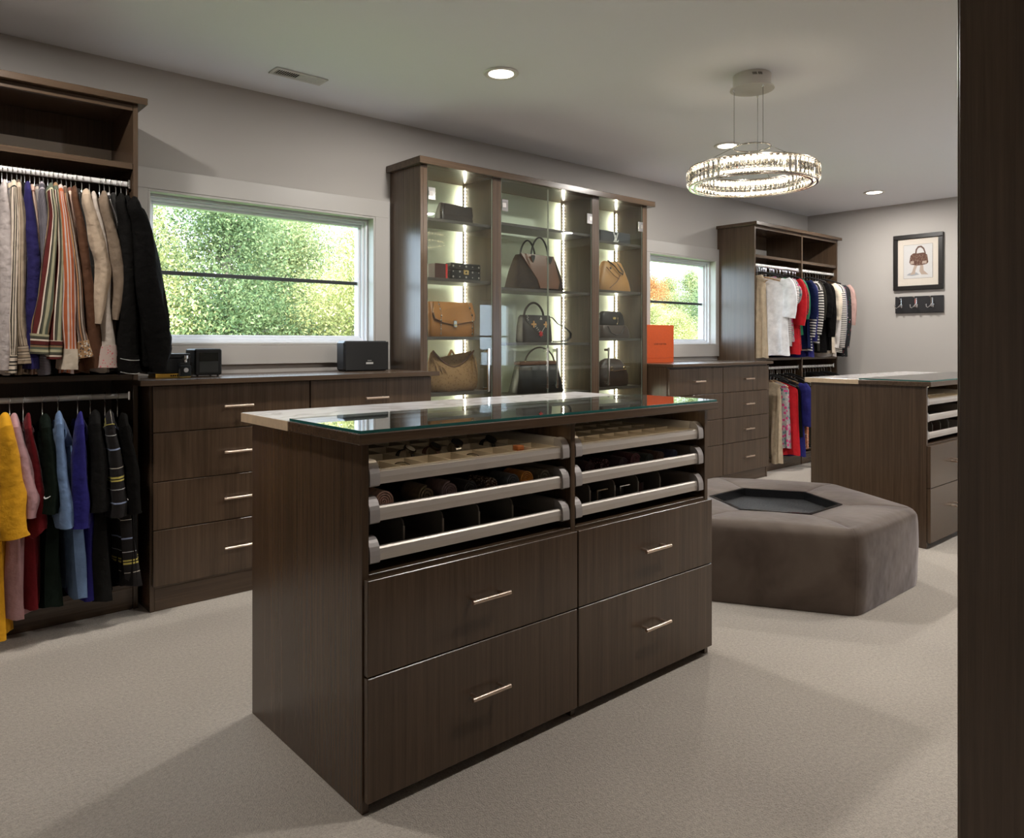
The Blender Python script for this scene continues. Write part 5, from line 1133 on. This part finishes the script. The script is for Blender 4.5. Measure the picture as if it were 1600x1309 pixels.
GU = 'blouses and tops on the upper far rail'; GW = 'tops on the lower far rail'
def far_unit():
    bs = stripes('navy_white_bands', [((.015, .016, .04), .014), ((.55, .52, .48), .010)], axis='v'); ws = stripes('white_grey_bands', [((.58, .54, .52), .012), ((.18, .16, .16), .004)], axis='v'); bw = stripes('black_white_bands', [((.02, .018, .018), .013), ((.58, .54, .5), .011)], axis='v')
    fw = stripes('fine_black_white_bands', [((.03, .03, .03), .008), ((.6, .56, .52), .009)], axis='v')
    dots = spots('black_spotted', (.012, .012, .014), [(.4, .3, .3), (.02, .09, .05), (.3, .03, .05)], 45, .25); pol = spots('black_polka', (.012, .012, .012), [(.6, .58, .55)], 60, .28); lac = spots('red_lace', (.30, .012, .015), [(.05, .01, .01), (.42, .02, .03)], 60, .4); flo = spots('pink_floral', (.36, .33, .33), [(.55, .06, .2), (.12, .2, .22), (.5, .4, .38)], 40, .5); orf = spots('orange_floral', (.50, .20, .11), [(.6, .5, .4), (.05, .03, .08), (.5, .12, .04)], 70, .45)
    cr, wh, rd, gn, nv, rb, bl, ol, lv, pk = (cloth(n_, c_) for n_, c_ in (('far_cream', (.50, .40, .28)), ('far_white', (.80, .80, .82)), ('far_red', (.45, .010, .016)), ('far_green', (.02, .17, .085)), ('far_navy', (.008, .012, .05)), ('far_royal', (.016, .016, .13)), ('far_black', (.005, .0045, .0045)), ('far_olive', (.02, .018, .014)), ('far_lavender', (.22, .21, .28)), ('far_pink', (.42, .27, .24))))
    rows = [ # photo x of the hook, photo x of the near shoulder, y there, half width, hem, sleeve length
     (1183, cr, 'cream long blouse at the left end of the far upper rail', 1.00, 'none', .55, H_WOOD, 'blouse'),
     (1190, wh, 'bright white blouse on the far upper rail', 1.02, 'short', .30, H_WOOD, 'blouse'),
     (1197, ws, 'white tee with thin grey stripes on the far rail', 1.10, 'short', .20, H_WHITE, 'tee shirt'),
     (1203, flo, 'pale floral top beside the grey striped tee', 1.14, 'short', .16, H_BLACK, 'blouse'),
     (1209, rd, 'bright red blouse on the far upper rail', 1.03, 'short', .36, H_WOOD, 'blouse'),
     (1214, lac, 'red lace top right of the bright red blouse', 1.06, 'short', .26, H_WOOD, 'blouse'),
     (1219, gn, 'green top on the far upper rail', 1.20, 'short', .30, H_BLACK, 'blouse'),
     (1224, nv, 'navy top right of the green one', 1.08, 'short', .30, H_BLACK, 'blouse'),
     (1229, bs, 'navy and white banded top on the far rail', 1.06, 'long', .46, H_BLACK, 'tee shirt'),
     (1234, rb, 'royal blue blouse on the far upper rail', 1.00, 'long', .50, H_WOOD, 'blouse'),
     (1239, bw, 'black and white banded top near the wardrobe divider', 1.12, 'long', .44, H_BLACK, 'tee shirt'),
     (1243, ol, 'dark olive top just left of the wardrobe divider', 1.05, 'short', .30, H_BLACK, 'blouse'),
     (1256.5, bl, 'wide black top just right of the wardrobe divider', 1.04, 'short', .28, H_BLACK, 'blouse'),
     (1261, bl, 'black blouse beside the wooden hangers on the far rail', 1.06, 'long', .46, H_BLACK, 'blouse'),
     (1265.5, m_cream, 'cream blouse on a wooden hanger in the right bay', 1.03, 'short', .30, H_WOOD, 'blouse'),
     (1270, m_white, 'off-white cardigan hanging long in the right bay', 1.00, 'long', .56, H_WOOD, 'cardigan'),
     (1274.5, fw, 'finely striped black and white top in the right bay', 1.04, 'long', .56, H_WHITE, 'tee shirt'),
     (1278.5, lv, 'lavender grey blouse in the right bay', 1.08, 'long', .52, H_WHITE, 'blouse'),
     (1282, bl, 'black tunic right of the lavender blouse', 1.00, 'long', .54, H_BLACK, 'tunic'),
     (1285, dots, 'black floral tunic near the right end of the far rail', 1.00, 'long', .56, H_BLACK, 'tunic'),
     (1288, pk, 'pale pink blouse at the right end of the far rail', 1.14, 'short', .34, H_BLACK, 'blouse'),
    ]
    for i, (hx, m, lab, hem, sl, e, hm, cat) in enumerate(rows):
        garment('hanging_' + cat.replace(' ', '_'), lab, cat, GU, pX(hx, 3.475), m, 1.692, hem, sleeve=sl, ext=e, seed=70 + i, hmat=hm, half=(.085 if i == 0 else .195 + .012*((i*5) % 3)), thick=.022, yaw=math.radians(-6 + (i*37) % 13), collar=(i % 3 == 0), flare=1.12)
    rows = [(1204, cr, 'long cream top at the left of the far lower rail', .07, 'none', .55, H_WOOD, 'blouse'), (1209, flo, 'grey and pink floral top on the far lower rail', .20, 'none', .3, H_WOOD, 'blouse'), (1214, rd, 'red top on the far lower rail', .14, 'none', .3, H_BLACK, 'blouse'), (1219, bl, 'black top between the red and blue ones', .3, 'none', .3, H_BLACK, 'blouse'),
            (1224, rb, 'royal blue top on the far lower rail', .12, 'short', .34, H_BLACK, 'blouse'), (1230, orf, 'orange floral top on the far lower rail', .18, 'none', .3, H_WOOD, 'blouse'), (1237, ol, 'olive top on the far lower rail', .22, 'none', .3, H_BLACK, 'blouse'), (1242, pol, 'black and white polka dot top on the far lower rail', .18, 'short', .3, H_BLACK, 'blouse'),
            (1258, m_cream, 'cream top half hidden behind the far island', .15, 'short', .3, H_WOOD, 'blouse'), (1280, bl, 'black skirt-length top behind the far island', .15, 'none', .3, H_BLACK, 'blouse'), (1298, m_white, 'white patterned top at the right end of the lower far rail', .2, 'long', .4, H_WHITE, 'blouse')]
    for i, (hx, m, lab, hem, sl, e, hm, cat) in enumerate(rows):
        garment('hanging_' + cat, lab, cat, GW, pX(hx, 3.475), m, .782, hem, sleeve=sl, ext=e, seed=100 + i, hmat=hm, half=(.10 if i == 0 else .14 if i == 1 else .19), thick=.02, yaw=math.radians(-5 + (i*31) % 11), collar=False, rod_z=.904, flare=1.1)
    # empty hangers bunched on the far rails
    spare = [(1.803, x_) for x_ in (1186.5, 1193.5, 1206, 1226.5, 1261, 1285)] + [(.904, x_) for x_ in (1201, 1206.5, 1216.5, 1227, 1233.5, 1262, 1266, 1271, 1275, 1284, 1288, 1292)]
    for i, (rz, hx) in enumerate(spare):
        hanger(pX(hx, 3.475), 3.475, rz - .054, 0, H_BLACK, 'empty black hanger squeezed between the tops on the upper far rail' if rz > 1 else 'empty black hanger on the lower far rail', 'empty hangers upper far rail' if rz > 1 else 'empty hangers lower far rail', half=.18, rod_z=rz)
far_unit()
# ------------------------------------------------------------------ outdoors
def leaf_mat(name, c0, c1, c2):
    k = N(name); b = k.b; tc = k.n('ShaderNodeTexCoord'); ge = k.n('ShaderNodeNewGeometry')
    nz = k.n('ShaderNodeTexNoise', i_Scale=.9, i_Detail=3.0); k.l(tc.outputs['Object'], nz.inputs['Vector'])
    s = k.math('ADD', k.math('MULTIPLY', nz.outputs['Fac'], .8), k.math('MULTIPLY', ge.outputs['Random Per Island'], .35))
    cr = k.n('ShaderNodeValToRGB'); e = cr.color_ramp.elements; e[0].position = .36; e[0].color = c4(c0); e[1].position = .80; e[1].color = c4(c2); m = e.new(.56); m.color = c4(c1)
    k.l(s, cr.inputs[0]); k.l(cr.outputs[0], b.inputs['Base Color']); b.inputs['Roughness'].default_value = .6; b.inputs['Specular IOR Level'].default_value = .2
    tl = k.n('ShaderNodeBsdfTranslucent'); k.l(cr.outputs[0], tl.inputs[0]); mx = k.n('ShaderNodeMixShader'); mx.inputs[0].default_value = .35
    k.l(b.outputs[0], mx.inputs[1]); k.l(tl.outputs[0], mx.inputs[2]); k.l(mx.outputs[0], k.o.inputs[0]); return k.m
LM = {'green': leaf_mat('leaf_green', (.11, .15, .065), (.29, .34, .15), (.52, .53, .27)), 'yellow': leaf_mat('leaf_yellow', (.18, .20, .08), (.42, .44, .17), (.64, .60, .28)),
      'dark': leaf_mat('leaf_dark', (.06, .10, .045), (.15, .21, .09), (.30, .36, .17)), 'orange': leaf_mat('leaf_orange', (.30, .12, .04), (.52, .25, .09), (.55, .40, .16))}
BARK = P('bark', (.24, .21, .17), .9, noise=.3, nscale=12)
def tree_meshes(kind, seed, n_leaf=76000, R_=2.6, H_=8.5, leaf=.046, conifer=False):
    g = np.random.default_rng(seed); rd = random.Random(seed)
    # clumps of leaves around branch ends, then leaves around the clumps
    nb = 120; cl = []
    br = MB(); br.tube([(0, 0, 0), (.1, .05, H_*.35), (-.05, .1, H_*.7), (.05, 0, H_*.96)], [.20, .15, .09, .02], 8)
    for i in range(nb):
        t = rd.uniform(.12, 1.0)
        rad = R_ * ((1.08 - t)**.8 if conifer else math.sin(math.pi*min(1, t*.85 + .18))**.6) * rd.uniform(.55, 1.0); a = rd.uniform(0, 2*math.pi)
        z0 = H_*max(.08, t - .10); e = Vector((rad*math.cos(a), rad*math.sin(a), H_*t + (-.3 if conifer else .2)))
        br.tube([(0, 0, z0), e*.5 + Vector((0, 0, z0*.5 + (.1 if conifer else -.1))), e], [.035, .022, .006], 5); cl.append(e)
        cl.append(e*.7 + Vector((0, 0, z0*.3)))
    tm = br.mesh(kind + '_branches', BARK)
    C = np.array([tuple(c) for c in cl]); idx = g.integers(0, len(C), n_leaf)
    ctr = C[idx] + g.normal(0, 1, (n_leaf, 3)) * np.array([.42, .42, .22 if conifer else .34])
    u = g.normal(0, 1, (n_leaf, 3)); u /= np.linalg.norm(u, axis=1)[:, None]; w = g.normal(0, 1, (n_leaf, 3)); w -= u*(u*w).sum(1)[:, None]; w /= np.linalg.norm(w, axis=1)[:, None]
    s = leaf * g.uniform(.6, 1.3, n_leaf)[:, None]
    V = np.stack([ctr - u*s, ctr + w*s*.45, ctr + u*s, ctr - w*s*.45], 1).reshape(-1, 3)
    me = bpy.data.meshes.new(kind + '_leaves'); nv = len(V); me.vertices.add(nv); me.vertices.foreach_set('co', V.astype('f').ravel()); me.loops.add(nv); me.loops.foreach_set('vertex_index', np.arange(nv, dtype='i'))
    me.polygons.add(n_leaf); me.polygons.foreach_set('loop_start', np.arange(0, nv, 4, dtype='i')); me.update(calc_edges=True)
    return tm, me
def outdoors():
    GZ = -3.2
    tag(MB().box(-40, 70, W + .5, 70, GZ - .2, GZ).build('lawn', P('grass', (.14, .22, .06), .9, noise=.3, nscale=3)), kind='structure')
    variants = [tree_meshes('broadleaf', 1), tree_meshes('broadleaf', 2, R_=2.9), tree_meshes('conifer', 3, conifer=True, R_=2.3, leaf=.040)]
    lm = {}
    def leaves(v, c):
        if (v, c) not in lm:
            me = variants[v][1].copy(); me.materials.clear(); me.materials.append(LM[c]); lm[v, c] = me
        return lm[v, c]
    spots_ = [ # x, y, variant, leaf colour, scale, label
      (3.2, 15.0, 0, 'yellow', .84, 'yellow green tree at the left of the wide window view'),
      (5.4, 14.4, 2, 'dark', .92, 'dark grey green conifer near the middle of the wide window'),
      (7.4, 16.5, 2, 'green', .90, 'slender green conifer right of the dark one outside'),
      (8.3, 13.4, 1, 'yellow', .80, 'bright yellow green tree filling the right of the wide window'),
      (10.2, 15.6, 0, 'green', .84, 'pale tree at the right edge of the wide window'),
      (4.6, 19.5, 1, 'green', .98, 'tall green tree behind the yellow green one outside'),
      (9.4, 20.0, 1, 'green', .98, 'shaded tree far behind, between the conifer and pale tree'),
      (pX(1014, 30), 30, 0, 'orange', (.95, .96), 'orange autumn tree in the narrow window'),
      (pX(1080, 27), 27, 1, 'green', (.90, .97), 'green tree at the right of the narrow window'),
      (pX(1046, 32), 32, 1, 'green', (.8, 1.0), 'green tree just right of the orange one'),
      (pX(1018, 21), 21, 1, 'yellow', (.85, .66), 'low yellow bush at the bottom left of the narrow window'),
      (pX(1052, 19), 19, 0, 'yellow', (.75, .62), 'yellow green tree at the bottom of the narrow window'),
      (pX(1108, 24), 24, 0, 'dark', (.8, .85), 'dark green tree at the right edge of the narrow window')]
    for i, (x, y, v, c, s, lab) in enumerate(spots_):
        r = empty('tree', (x, y, GZ), lab, 'tree', 'trees outside the windows'); r.rotation_euler = (0, 0, i*1.7); s = s if isinstance(s, tuple) else (s, s); r.scale = (s[0], s[0], s[1])
        t = bpy.data.objects.new('trunk', variants[v][0]); COL.objects.link(t); t.parent = r
        f = bpy.data.objects.new('foliage', leaves(v, c)); COL.objects.link(f); f.parent = r; f['kind'] = 'stuff'
    for v_ in variants: bpy.data.meshes.remove(v_[1])
outdoors()
